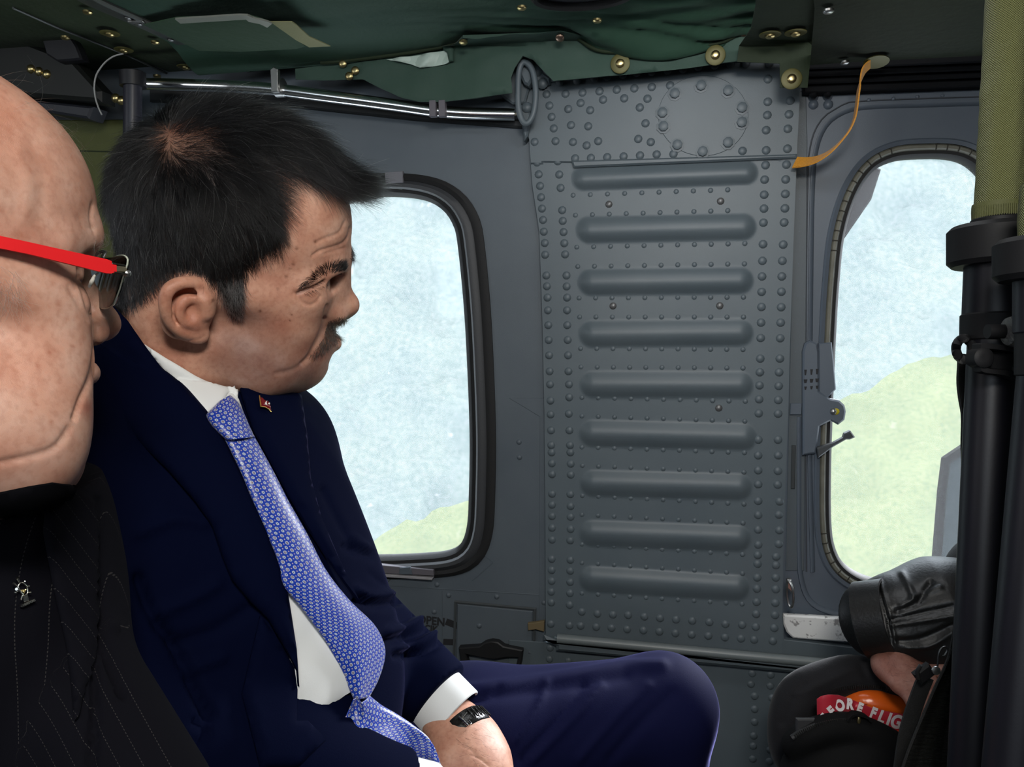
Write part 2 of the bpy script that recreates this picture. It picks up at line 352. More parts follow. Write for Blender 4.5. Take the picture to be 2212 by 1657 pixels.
# lower lip and the sheet below it
wplate('lower_lip', [(1178, 1362), (1200, 1372), (1690, 1416), (1875, 1432), (2300, 1470), (2300, 1500), (1850, 1460), (1690, 1440), (1205, 1396), (1205, 1386), (1178, 1374)], .004, PB+.010, PANEL, wall, .006)
tube('lip_roll', [Wp(x, y, -.024) for x, y in ((1204, 1379), (1400, 1397), (1690, 1424), (1870, 1440), (2280, 1474))], .0085, M('lip_highlight_paint', (.16, .185, .19), .38, 0, (900, .2, .0005)), wall, 14)  # paler than the panel: the lip's catch of light set as colour
wplate('corner_plate', [(1690, 1330), (1692, 1376), (1880, 1398), (2300, 1440), (2300, 1480), (1850, 1445), (1690, 1424), (1560, 1410), (1560, 1330)], 0, PB-.004, PANEL, wall, .001)
wplate('lower_sheet', [(1100, 1380), (1300, 1392), (1850, 1445), (2300, 1490), (2300, 2300), (1100, 2300)], 0, .006, PANEL, wall, .001)
big, small, boltp = [], [], []
Z1 = lambda L: [(1080+x/2.367, 100+y/2.367) for x, y in L]
Z2 = lambda L: [(1080+x/2.367, 800+y/2.367) for x, y in L]
big += Z1([(190, 594), (198, 655), (205, 714), (210, 772), (215, 830), (220, 888), (224, 948), (229, 1006), (231, 1066), (237, 1172), (240, 1227), (243, 1285), (245, 1350), (247, 1426), (249, 1502), (251, 1580)])
big += Z2([(254, 5), (256, 72), (258, 155), (259, 226), (261, 307), (262, 383), (264, 420), (265, 476), (266, 532), (266, 632), (266, 688), (266, 746), (266, 806), (266, 867), (264, 965), (264, 1022), (264, 1078), (262, 1133), (262, 1188), (260, 1297)])
big += Z1([(296, 588), (303, 656), (310, 724), (318, 838), (321, 893), (325, 950), (329, 1007), (333, 1064), (340, 1172), (341, 1228), (343, 1285), (343, 1350), (344, 1426), (346, 1502), (348, 1580)])
big += Z2([(350, 5), (353, 72), (354, 138), (352, 222), (355, 307), (358, 383), (360, 420), (362, 478), (362, 534), (360, 634), (361, 695), (361, 750), (361, 812), (359, 870), (360, 970), (359, 1026), (359, 1083), (358, 1140), (356, 1200)])
big += Z1([(1358, 608), (1353, 682), (1351, 759), (1350, 830), (1347, 902), (1345, 1012), (1342, 1097), (1340, 1177), (1338, 1256), (1337, 1333), (1335, 1413), (1333, 1492), (1331, 1597), (1465, 605), (1461, 681), (1459, 755), (1457, 829), (1453, 901), (1448, 1014), (1444, 1097), (1441, 1177), (1439, 1255), (1438, 1334), (1435, 1413), (1433, 1493), (1431, 1597)])
big += Z2([(1329, 10), (1327, 77), (1325, 148), (1323, 220), (1321, 355), (1320, 435), (1320, 511), (1320, 583), (1320, 668), (1320, 740), (1320, 815), (1320, 892), (1318, 945), (1317, 990), (1315, 1060), (1314, 1117), (1312, 1185), (1310, 1247), (1308, 1312)])
big += Z2([(1427, 10), (1425, 80), (1423, 152), (1422, 222), (1422, 355), (1423, 435), (1421, 514), (1420, 585), (1430, 671), (1426, 738), (1428, 818), (1426, 888), (1412, 953), (1411, 997), (1410, 1060), (1410, 1120), (1408, 1190), (1406, 1252), (1402, 1318)])
big += Z2([(418, 1235), (498, 1245), (577, 1250), (655, 1252), (738, 1260), (818, 1268), (900, 1275), (983, 1281), (1070, 1288), (1152, 1298), (1238, 1302)])
big += Z2([(355, 1305), (412, 1307), (492, 1313), (570, 1318), (650, 1325), (733, 1330), (815, 1337), (897, 1345), (980, 1352), (1065, 1358), (1150, 1366), (1232, 1372), (1300, 1378), (1395, 1385)])
big += Z1([(238, 245), (335, 243), (422, 237), (509, 230), (597, 222), (687, 215), (776, 208), (870, 200), (412, 290), (527, 273), (635, 266), (754, 268), (253, 303), (349, 321), (461, 327), (715, 313), (264, 361), (744, 394), (275, 420), (363, 403), (451, 409), (177, 489), (284, 485), (373, 490), (443, 507), (502, 485), (707, 474), (771, 490), (384, 573), (465, 571), (548, 567), (632, 563), (716, 558), (801, 553), (887, 551), (1240, 535), (1370, 168), (1369, 284), (1367, 352), (1361, 429), (1361, 532), (1484, 278), (1478, 348), (1472, 422), (1470, 524)])
topr = Z1([(305, 183), (393, 176), (483, 165), (547, 157), (628, 146), (700, 136), (776, 131), (857, 124), (936, 117), (1014, 105), (1098, 98), (1179, 92), (1259, 88), (1378, 87)])
boltp = Z1([(1028, 203), (1166, 229), (1237, 315), (1236, 390), (1165, 493), (1036, 539), (907, 505), (836, 411), (831, 341), (894, 243)])
rows = [(1238, 422, 1572, 410, 10), (1243, 465, 1572, 455, 10), (1246, 534, 1609, 526, 11), (1248, 576, 1608, 570, 11), (1251, 644, 1606, 642, 11), (1252, 685, 1606, 685, 11), (1254, 753, 1605, 755, 11), (1255, 793, 1605, 795, 11), (1257, 859, 1610, 867, 11), (1257, 899, 1609, 910, 11), (1257, 966, 1608, 978, 11), (1258, 1006, 1607, 1020, 11), (1258, 1071, 1607, 1089, 11), (1257, 1112, 1605, 1130, 11), (1257, 1176, 1604, 1198, 11), (1257, 1216, 1604, 1239, 11), (1257, 1282, 1603, 1305, 11)]
for x0, y0, x1, y1, n in rows: small += [(x0+(x1-x0)*k/(n-1), y0+(y1-y0)*k/(n-1)) for k in range(n)]
screws = Z1([(557, 808), (1128, 792), (578, 1328), (1124, 1327)])+Z2([(1119, 193)])
low = [(1188, 1400), (1230, 1402), (1187, 1424), (1228, 1428), (1625, 1455), (1665, 1458), (1622, 1478), (1664, 1482), (1186, 1450), (1630, 1504), (1668, 1508), (1630, 1532), (1668, 1540), (1630, 1560), (1668, 1566), (1628, 1590), (1666, 1598), (1627, 1612), (1664, 1620), (1626, 1640), (1662, 1645)]
box2 = {}
for x, y in big: put(box2, 'rivet', x, y, PB+(.0034 if y < 345 else 0), panel, .0077*random.uniform(.94, 1.04), .0033, PANEL)
for x, y in topr: put(box2, 'rivet', x, y, PB+.010, panel, .0077, .0033, PANEL, .95)
for x, y in low: put(box2, 'rivet', x, y, .006, panel, .0077, .0033, PANEL, .95)
def hexbolt(name, mat):
    o = lathe(name, [(.0125, 0), (.0125, .0015), (.0086, .0018), (.0086, .0065), (.0065, .0075)], mat, None, 8); return o
hb = None
for x, y in boltp:
    m4 = wM(x, y, PB+.0045) @ Matrix.Rotation(random.random(), 4, 'Z')
    if hb is None: hb = hexbolt('bolt', PANEL); hb.parent = panel; hb.matrix_parent_inverse = panel.matrix_world.inverted(); hb.matrix_basis = m4
    else: shared(None, hb, m4, panel, 'bolt')
for x, y in screws: put(box2, 'panel_screw', x, y, PB, panel, .0065, .0035, M('worn_screw', (.16, .16, .16), .4, .5))
nleft = 300-len(big)-len(topr)-len(low)-len(boltp)-len(screws)
order = sorted(small, key=lambda p: -p[0]); near, rest = order[:max(nleft, 0)], order[max(nleft, 0):]
for x, y in near: put(box2, 'small_rivet', x, y, PB, panel, .0046, .0020, PANEL)
src = box2.get('small_rivet') or dome('small_rivet', .0046, .0020, PANEL)
V = []; F = []
for x, y in rest:
    m4 = wM(x, y, PB); b = len(V); V += [m4 @ v.co for v in src.data.vertices]; F += [tuple(b+i for i in p.vertices) for p in src.data.polygons]
if V: tag(mk('small_rivets', V, F, PANEL, panel), kind='stuff')

# ---- sliding door with its own window at the right
DY = -.020                                      # the door leaf lies behind the panel
def Dp(x, y, z=0.0): return Wp(x, y, -(DY+z))
GL2 = [(1985, 339), (2060, 341), (2105, 362), (2138, 410), (2152, 500), (2150, 720), (2140, 900), (2128, 1080), (2110, 1190), (2070, 1250), (1990, 1270), (1930, 1264), (1870, 1250), (1826, 1222), (1804, 1180), (1797, 1120), (1797, 1010), (1801, 880), (1808, 720), (1815, 610), (1826, 510), (1850, 428), (1885, 372), (1930, 346)]
q = [Dp(x, y) for x, y in GL2]; g2 = cat([(v.x, v.z) for v in q], 220, True)
h2a, h2b, h2c = grow(g2, .010), grow(g2, .021), grow(g2, .030)
door = empty('door_1', Dp(1900, 1300), kind='structure')
rect2 = frame_around(h2c, (Dp(1600, 800).x, 2.2, 0.0, CZ+.02))
def dring(name, loops, mat, parent, close=True, smooth=40): return wring(name, [(L, DY+z) for L, z in loops], mat, parent, close, smooth)
dring('door_leaf', [(h2c, 0), (rect2, 0), (rect2, -.03), (h2c, -.03)], GREYL, door)
win2 = empty('window_2', (float(g2.mean(0)[0]), WY-DY, float(g2.mean(0)[1])), kind='structure')
TAN = M('tan_seal_tape', (.155, .152, .120), .6, 0, (60, .4, .002), (40, (.12, .118, .09), .4, .7))
dring('door_window_frame', [(h2c, -.02), (h2c, .003), ((h2b*.3+h2c*.7), .006), (h2b, .004), (h2b, -.02)], GREYL, win2)
dring('tan_seal', [(h2a, -.02), (h2a, .001), ((h2a*.7+h2b*.3), .005), ((h2a*.3+h2b*.7), .005), (h2b, .001), (h2b, -.02)], TAN, win2)
dring('inner_rim', [(g2, -.025), (g2, -.006), ((g2+h2a)/2, .0005), (h2a, .001), (h2a, -.025)], M('dark_grey_rim', (.030, .030, .030), .6, spec=.08), win2)
n = len(g2); V = []
pane('pane', (g2+h2a)/2, DY-.020, DY-.017, win2)
NOTCH = M('seal_notch', (.03, .028, .02), .8)
ticks = [i for i in range(n)]
cen = g2.mean(0); k = 0; lastp = None
for i in range(n):                              # gaps between the cut pieces of the seal, only round the corners
    p = (h2a[i]+h2b[i])/2; wp = unproj((p[0], WY-DY, p[1]))
    if not ((1800 < wp[0] < 1945 and wp[1] < 640) or (wp[0] < 1900 and wp[1] > 1150) or (wp[0] > 2010 and wp[1] < 420)): continue
    if lastp is not None and np.linalg.norm(p-lastp) < .0135: continue
    lastp = p; a_, b_ = h2a[i], h2a[i]+(h2b[i]-h2a[i])*.95
    dirv = (b_-a_)/np.linalg.norm(b_-a_); tv = np.array([-dirv[1], dirv[0]])
    poly = [a_+tv*.0007, b_+tv*.0012, b_-tv*.0012, a_-tv*.0007]
    plate3('seal_gap', Vector((0, WY-DY, 0)), AX, AY, AZ, poly, .003, .0056, NOTCH, win2, .0003)
# pressed contour of the door, dark gap, edge channel
CON = cat([Dp(x, y, .001) for x, y in ((1756, 1235), (1750, 1000), (1750, 800), (1752, 600), (1755, 420), (1762, 330), (1782, 275), (1818, 245), (1870, 232), (2000, 227), (2250, 219))], 90)
tube('pressed_bead', CON, .0062, GREYL, door, 8, flat=.45)
CON2 = cat([Dp(x, y, .0005) for x, y in ((1742, 1235), (1740, 800), (1744, 420), (1750, 318), (1772, 262), (1812, 232), (1870, 218), (2250, 205))], 90)
tube('contour_groove', CON2, .0013, M('groove_shadow_paint', (.05, .056, .066), .7), door, 6)
LOWC = cat([Dp(x, y, .001) for x, y in ((1727, 900), (1727, 1180), (1732, 1255), (1752, 1300), (1795, 1322), (1845, 1330))], 40)
tube('door_edge_roll', LOWC, .006, GREYL, door, 8, flat=.6)
def dplate(name, px, z0, z1, mat, parent, bev=.001): return wplate(name, px, DY+z0, DY+z1, mat, parent, bev)
dplate('edge_channel', [(1722, 190), (1745, 190), (1748, 300), (1741, 1240), (1700, 1240)], -.002, .0025, M('dull_channel_paint', (.080, .096, .108), .5, 0, (400, .3, .001)), door)
dplate('channel_slot', [(1713, 965), (1722, 965), (1720, 1060), (1711, 1060)], .003, .0055, M('slot_shadow_paint', (.035, .04, .042), .7), door)
dplate('channel_clip', [(1710, 873), (1735, 873), (1734, 898), (1709, 898)], .003, .008, GREYL, door)
box3 = {}
for x, y in [(1757, 210), (1788, 208), (1757, 226), (1789, 226)]:
    v = Dp(x, y, 0); o = put(box3, 'door_bolt', x, y, DY, door, .0085, .006, GREYL)
for x, y in [(1730, 270), (1729, 312), (1728, 355), (1727, 430), (1726, 500), (1724, 570), (1722, 640), (1721, 700), (1718, 760), (1830, 193), (1877, 216), (1930, 213), (1982, 209), (2036, 206), (1733, 268), (1737, 640), (1735, 700)]:
    put(box3, 'door_rivet', x, y, DY+.001, door, .0034, .0016, GREYL)
# dark top channel over the door
DARKCH = M('dark_rail', (.007, .0075, .009), .7, spec=.12)
for k, (a_, b_) in enumerate(((130, 152), (153, 166), (167, 180), (181, 197))):
    wplate('door_track', [(1735, a_+7), (2260, a_-12), (2260, b_-14), (1735, b_+6)], -.01, .022-.005*k, DARKCH, door, .002)
for x, y in ((1757, 203), (1788, 201)): put(box3, 'track_bolt', x, y, -.004, door, .0075, .009, DARKCH)
# latch with lever
lat = empty('door_latch', Dp(1790, 880), 'grey door latch with a swinging lever on the edge of the right window', 'latch')
dplate('latch_cover', [(1770, 742), (1799, 740), (1803, 780), (1808, 842), (1788, 862), (1770, 850)], .004, .013, GREYL, lat, .002)
dplate('latch_body', [(1735, 760), (1740, 742), (1752, 735), (1766, 742), (1770, 760), (1771, 846), (1795, 862), (1815, 866), (1826, 876), (1829, 890), (1826, 908), (1812, 919), (1796, 910), (1772, 922), (1764, 980), (1735, 985)], .004, .016, GREYL, lat, .003)
dplate('lever', [(1765, 968), (1800, 958), (1822, 946), (1825, 937), (1838, 931), (1848, 945), (1836, 950), (1828, 950), (1800, 966), (1768, 990)], .006, .020, M('dark_lever_paint', (.05, .055, .06), .5), lat, .002)
put(box3, 'pivot', 1800, 889, DY+.016, lat, .006, .005, STEEL)
YEL = M('yellow_paint', (.55, .45, .02), .5)
put(box3, 'pivot_mark', 1806, 889, DY+.0155, lat, .0062, .002, YEL)
for i, (x, y) in enumerate(((1741, 805), (1754, 804), (1766, 803))):
    for dy, hh, ww in ((0, 12, 3), (19, 8, 4), (34, 7, 3)):
        wplate('faded_stencil', [(x-ww, y-hh/2+dy), (x+ww, y-hh/2+dy), (x+ww-2, y+hh/2+dy), (x-ww+1, y+hh/2+dy)], DY+.0155, DY+.0165, INK, lat, .0002)
# bright scuffed sill and chrome ring at its end
wplate('door_sill', [(1691, 1324), (1850, 1333), (2050, 1345), (2050, 1400), (1850, 1385), (1712, 1375), (1698, 1362), (1689, 1340)], .0, .010, ALU, door, .003)
rng = empty('chrome_ring', Wp(1705, 1250, -.03), 'small chrome ring and clip at the end of the scuffed sill', 'ring')
tube('ring', cat([Wp(x, y, -.03-.006*math.sin(i)) for i, (x, y) in enumerate(((1702, 1256), (1711, 1268), (1714, 1292), (1710, 1312), (1704, 1306), (1700, 1282)))], 40, True), .0022, STEEL, rng, 8, closed=True)
wplate('clip_body', [(1695, 1240), (1704, 1240), (1711, 1258), (1706, 1272), (1699, 1262), (1694, 1258)], .02, .032, STEEL, rng, .002)
# ================================================================ draped sheets (a traced outline laid on a 3-D surface)
from mathutils.geometry import delaunay_2d_cdt
def tri_poly(poly, step):                       # triangulate a closed outline with interior points
    poly = np.asarray(poly, float); n = len(poly)
    lo, hi = poly.min(0), poly.max(0); gx = np.arange(lo[0]+step/2, hi[0], step); gy = np.arange(lo[1]+step/2, hi[1], step)
    X, Y = np.meshgrid(gx, gy); X[1::2] += step/2; q = np.stack([X.ravel(), Y.ravel()], 1)
    a, b = poly, np.roll(poly, -1, 0); inside = np.zeros(len(q), bool); dist = np.full(len(q), 1e9)
    for k in range(n):
        c = (a[k, 1] > q[:, 1]) != (b[k, 1] > q[:, 1])
        xi = (b[k, 0]-a[k, 0])*(q[:, 1]-a[k, 1])/(b[k, 1]-a[k, 1]+1e-12)+a[k, 0]; inside ^= c & (q[:, 0] < xi)
        e = b[k]-a[k]; t = np.clip(((q-a[k])@e)/(e@e+1e-12), 0, 1); dist = np.minimum(dist, np.linalg.norm(q-(a[k]+t[:, None]*e), axis=1))
    q = q[inside & (dist > step*.45)]
    vs = [Vector(p) for p in poly]+[Vector(p) for p in q]
    v, e, f, ov, oe, of = delaunay_2d_cdt(vs, [], [list(range(n))], 1, 1e-6)
    v = np.array([tuple(p) for p in v]); dd = np.full(len(v), 1e9)
    for k in range(n):
        ee = b[k]-a[k]; t = np.clip(((v-a[k])@ee)/(ee@ee+1e-12), 0, 1); dd = np.minimum(dd, np.linalg.norm(v-(a[k]+t[:, None]*ee), axis=1))
    return v, [tuple(t) for t in f], dd
def refine(poly, step):                         # subdivide long sides
    p = [np.array(q, float) for q in poly]; out = []
    for i in range(len(p)):
        a, b = p[i], p[(i+1) % len(p)]; m = max(1, int(np.linalg.norm(b-a)/step))
        for k in range(m): out.append(a+(b-a)*k/m)
    return np.array(out)
def drape(name, poly, fn, off, th, mat, parent=None, step=14, soft=6.0, uvf=None, smooth_poly=False, bulge=None):
    poly = cat(poly, max(24, int(len(poly)*5)), True) if smooth_poly else refine(poly, step)
    v, F, dd = tri_poly(poly, step); N = len(v); Vf = []; Vb = []; UV = []
    for i in range(N):
        p, nn = fn(v[i, 0], v[i, 1]); s = min(dd[i]/soft, 1.0); o = off if not callable(off) else off(v[i, 0], v[i, 1])
        h = o-th*.5*(1-math.sqrt(1-(1-s)**2)); h += bulge(v[i, 0], v[i, 1]) if bulge else 0
        Vf.append(p+nn*h); Vb.append(p+nn*(o-th)); UV.append(uvf(v[i, 0], v[i, 1]) if uvf else (v[i, 0]/1000, -v[i, 1]/1000))
    E = {}
    for t in F:
        for k in range(3):
            e = (t[k], t[(k+1) % 3]); E[tuple(sorted(e))] = E.get(tuple(sorted(e)), []) + [e]
    G = list(F)+[tuple(N+i for i in reversed(t)) for t in F]
    for k, es in E.items():
        if len(es) == 1: a, b = es[0]; G.append((b, a, N+a, N+b))
    o = mk(name, Vf+Vb, G, mat, parent, uv=UV+UV); recalc(o); return autosmooth(o, 62)
SKY_ = 1.385
def skirt(off=0.0, zc=None):                    # ceiling that turns down into the skirt in front of the wall
    zc = CZ-.012-off if zc is None else zc
    def f(px, py):
        r = ray(px, py); p = CAM+r*((SKY_-off)/r.y)
        if p.z > zc:
            q_ = CAM+r*((zc-CAM.z)/r.z); t = min((p.z-zc)/.02, 1); nn = (Vector((0, -1, 0))*(1-t)+Vector((0, 0, -1))*t).normalized(); return q_, nn
        return p, Vector((0, -1, -.05)).normalized()
    return f
def onplane(z): return lambda px, py: (CAM+ray(px, py)*((z-CAM.z)/ray(px, py).z), Vector((0, 0, -1)))
# ================================================================ CEILING LINER
lin_c = empty('liner_blanket', Cp(1100, 20), 'wrinkled green quilted blanket under the cabin roof, down to its torn skirt over the wall', 'liner')
BND = [(430, 163), (519, 156), (600, 150), (700, 141), (760, 136), (870, 122), (955, 108), (985, 98), (1000, 90), (1090, 89), (1165, 85), (1212, 77), (1240, 82), (1290, 113), (1350, 118), (1430, 113), (1500, 106), (1560, 96), (1605, 73), (1642, 70)]
bx = np.array(BND, float)
pins = [Wp(x, y) for x, y in ((1210, 77), (1290, 36), (1000, 85), (1606, 72))]
nu, nv = 260, 120; V = []; F = []; UV = []
for i in range(nu+1):
    px = 430+(1640-430)*i/nu; py = float(np.interp(px, bx[:, 0], bx[:, 1])); r = ray(px, py); f0 = CAM+r*(1.378/r.y)
    for j in range(nv+1):
        t = j/nv; y = 1.378-1.3*t**1.5; e = min(1, (1.378-y)/.10)
        z = f0.z+(CZ-.010-f0.z)*(e*e*(3-2*e))
        k = math.exp(-(1.378-y)/.33)*min(1, (1.378-y)/.012); rr = min(max((px-850)/500, .12), 1)
        n1 = noise.noise(Vector((f0.x*2.2+y*1.2, y*26-f0.x*5, 1.3))); n2 = noise.noise(Vector((f0.x*5, y*55+f0.x*6, 7.7))); n3 = noise.noise(Vector((f0.x*3, y*4, 3.1)))
        z += -.019*rr*k*abs(n1)**.8*1.5-.007*rr*k*n2-(.002+.006*rr)*n3*min(1, (1.378-y)/.1)
        V.append(Vector((f0.x, y, z))); UV.append((f0.x, y))
for i in range(nu):
    for j in range(nv): a = i*(nv+1)+j; F.append((a, a+1, a+nv+2, a+nv+1))
q0 = len(V); V += [v+Vector((0, .002, .004)) for v in V]; UV = UV+UV; F += [tuple(q0+i for i in reversed(f)) for f in F]
for i in range(nu): a = i*(nv+1); b = a+nv+1; F.append((a, b, q0+b, q0+a))
recalc(mk('quilted_cloth', V, F, GREEN, lin_c, uv=UV))
SKC = liner('green_skirt_cloth', (.040, .074, .056), (.048, .082, .066))
drape('skirt', [(640, 150), (700, 141), (760, 136), (870, 122), (955, 108), (985, 92), (1000, 76), (1165, 70), (1212, 66), (1250, 74), (1290, 100), (1350, 104), (1500, 94), (1560, 84), (1597, 66), (1640, 60), (1640, 128), (1592, 133), (1490, 147), (1400, 157), (1240, 172), (1196, 176), (1180, 160), (1152, 130), (1130, 122), (1112, 148), (1104, 168), (1107, 201), (1072, 206), (1030, 213), (960, 220), (905, 220), (868, 212), (820, 190), (785, 172), (700, 174), (640, 172)], skirt(.012), .004, .004, SKC, lin_c, 12,
      bulge=lambda x, y: .006*noise.noise(Vector((x*.012, y*.02, 2)))+.003*noise.noise(Vector((x*.03, y*.06, 5))))
for nm, a_ in (('edge_cord', BND[3:]),): tube(nm, [Vector((0, -.014, 0))+p for p in [CAM+ray(x, y)*(1.378/ray(x, y).y) for x, y in cat(a_, 90)]], .0035, DKGREEN, lin_c, 8)
FOIL = M('pale_torn_lining', (.42, .52, .46), .45, 0, (80, .5, .003))
drape('torn_lining', [(838, 131), (880, 126), (940, 117), (963, 112), (976, 122), (982, 133), (968, 141), (945, 145), (912, 150), (890, 141), (862, 136)], skirt(.012), .011, .003, FOIL, lin_c, 6, bulge=lambda x, y: .004*math.sin(x*.11+y*.05))
drape('fold_shadow_flap', [(958, 98), (985, 96), (984, 118), (984, 136), (974, 138), (970, 118), (962, 112)], skirt(.012), .016, .006, SKC, lin_c, 5)
def button(px, py, par, big=False, on=None, mat=BRASS):     # snap stud, with or without its washer
    p, nn = (on or skirt(.016))(px, py); p = p+nn*.004
    b = empty('snap_button', p); b.parent = par; b.matrix_parent_inverse = par.matrix_world.inverted()
    if big: lathe('washer', [(.0160, 0), (.0160, .0012), (.0148, .0018), (.007, .0014)], OLWASH, b, 24, basis(p, nn))
    lathe('stud', [(.0072, 0), (.0072, .0028), (.0055, .0045), (.003, .0052)], mat, b, 14, basis(p+nn*(.001 if big else 0), nn))
    return b
OLWASH = M('olive_gold_washer', (.085, .077, .018), .5, .3)
for x, y in ((1340, 139), (1545, 121)): button(x, y, lin_c, True)
for x, y in ((1210, 77), (1606, 71)): button(x, y, lin_c, False, None, BRONZE)
for x, y in ((1127, 8), (1290, 36), (1001, 84), (743, 139), (770, 154), (757, 166)): button(x, y, lin_c)
# round vent at the top edge
ven = empty('round_vent', Cp(1260, -10), 'round black vent mouth sewn in the roof blanket at the top edge of the picture', 'vent')
c0 = Cp(1258, -12, -.022); rad = (Cp(1368, -12, -.022)-c0).length
Mv = basis(c0, (0, 0, -1), (1, 0, 0)); Mv = Mv @ Matrix.Diagonal((1, .62, 1, 1))
lathe('vent_rim', [(rad*1.03, -.012), (rad*1.03, .003), (rad*.97, .007), (rad*.90, .004), (rad*.88, -.012)], BLACKR, ven, 48, Mv)
lathe('vent_mesh', [(rad*.9, -.014), (rad*.9, -.004), (rad*.2, -.002)], M('vent_mesh', (.02, .02, .025), .5, 0, (400, .6, .002)), ven, 48, Mv)
# olive roof panel at the left with its edge strips, studs and the flap
pan = empty('roof_panel', Cp(260, 60), 'dark olive roof panel with screwed metal edge strips at upper left', 'panel')
def onceil(off): return lambda px, py: (Cp(px, py, -off), Vector((0, 0, -1)))
drape('panel_sheet', [(-260, -120), (20, -190), (160, -20), (540, 166), (470, 172), (380, 160), (-60, -20), (-300, -60)], onceil(.006), .003, .003, OLIVE, pan, 30)
EDG = M('dark_grey_strip', (.050, .055, .052), .42, .2, (300, .2, .0008))
ep = [(150, -32), (196, 0), (290, 42), (400, 92), (470, 126), (536, 157)]
w1 = [Cp(x, y, -.012) for x, y in cat(ep, 30)]
ribbon('edge_strip', w1, (1, 0, 0), .017, .004, EDG, pan)
ribbon('edge_bead', [p+Vector((.016, 0, -.004)) for p in w1], (1, 0, 0), .003, .004, M('light_edge', (.12, .13, .125), .4), pan)
for x, y in ((189, 18), (237, 66), (267, 102), (141, 74), (401, 139), (339, 158), (335, 84)): button(x, y, pan, (x, y) in ((237, 66), (267, 102), (401, 139)), onceil(.010))
for x, y in ((276, 39), (300, 52), (369, 86), (432, 118), (451, 133)):
    p = Cp(x, y, -.015); lathe('strip_screw', [(.005, 0), (.005, .0015), (.002, .003)], STEEL, pan, 10, basis(p, (0, 0, -1)))
plate3('strip_clip', Cp(293, 45, -.016), Vector((1, 0, 0)), Vector((0, 1, 0)), Vector((0, 0, -1)), [(-.012, -.003), (.014, -.003), (.014, .003), (-.006, .004)], 0, .003, STEEL, pan, .0006)
tube('panel_seam', [Cp(x, y, -.010) for x, y in ((28, 17), (120, 58), (262, 114), (360, 158))], .0022, EDG, pan, 6)
flap = empty('fabric_flap', Cp(520, 70), 'loose green pocket flap with a pale hook tape hanging from the roof blanket', 'flap')
FLAPM = liner('flap_cloth', (.030, .058, .030), (.034, .066, .040))
def hang(px, py): return Cp(px, py, -.020-.016*min(max((px-380)/250, 0), 1)), Vector((0, 0, -1))
drape('flap_cloth', [(310, 52), (382, 36), (535, 30), (560, 37), (583, 45), (660, 98), (640, 104), (520, 110), (430, 108)], hang, .003, .003, FLAPM, flap, 12)
VEL = M('pale_hook_tape', (.22, .215, .10), .7, 0, (500, .5, .001))
drape('hook_tape', [(584, 44), (631, 44), (640, 50), (668, 76), (714, 97), (668, 99), (640, 84)], hang, .004, .003, VEL, flap, 8)
ribbon('binding', [hang(x, y)[0]+Vector((0, 0, -.006)) for x, y in cat([(384, 36), (460, 31), (530, 27), (543, 33), (566, 38), (582, 45)], 20)], (0, 1, -.2), .006, .003, M('worn_binding', (.20, .21, .18), .6), flap)
# dark trim strip with two washers and its tab, and the plain dark panel right of it
trm = empty('trim_strap', Cp(1690, 40), 'dark green trim strap with olive washers hanging over the corner of the ribbed panel', 'strap')
drape('strap_cloth', [(1634, -60), (1632, 10), (1622, 60), (1596, 100), (1592, 134), (1684, 138), (1685, 190), (1744, 190), (1748, 150), (1766, 10), (1772, -60)], skirt(.030, 1.424), .004, .004, DKGREEN, trm, 12)
for x, y in ((1664, 68), (1719, 64), (1709, 172)): button(x, y, trm, True, skirt(.032, 1.420))
dkp = empty('dark_roof_panel', Cp(1930, 30), 'plain dark olive roof panel above the door at upper right', 'panel')
DKO = liner('dark_olive_sheet', (.016, .022, .010), (.020, .026, .012))
drape('panel_sheet', [(1750, -60), (1760, 20), (1750, 141), (1830, 135), (2110, 121), (2330, 108), (2330, -90)], onplane(1.402), .002, .004, DKO, dkp, 24)
for x, y in ((1790, 14), (1825, 127)): button(x, y, dkp, False, onplane(1.400), STEEL)
# amber strap
stp = empty('amber_strap', Wp(1800, 250, -.06), 'amber webbing strap hanging from the roof in front of the door corner', 'strap')
AMB = M('amber_webbing', (.74, .33, .030), .6, 0, (1500, .5, .001), (500, (.60, .24, .016), .35, .65), sheen=.2)
c_ = cat([(1893, 131), (1880, 138), (1866, 152), (1858, 175), (1854, 200), (1850, 232), (1845, 258), (1833, 284), (1812, 310), (1790, 330), (1765, 344), (1740, 350), (1717, 351)], 60)
pp = []
for i, (x, y) in enumerate(c_):
    t = i/59; pp.append(Wp(x, y, -(.05*(1-t)+.03+.022*math.sin(math.pi*t))))
ribbon('webbing', pp, [RGT*(.75*max(0, 1-i/14)+.26)+FWD*1.0+UPV*(.10+1.3*(i/59)**5) for i in range(60)], [.0125]*60, .0022, AMB, stp)
lathe('washer', [(.019, 0), (.019, .0014), (.006, .002)], OLWASH, stp, 20, basis(Wp(1893, 133, -.085), (0, -.25, -1)))
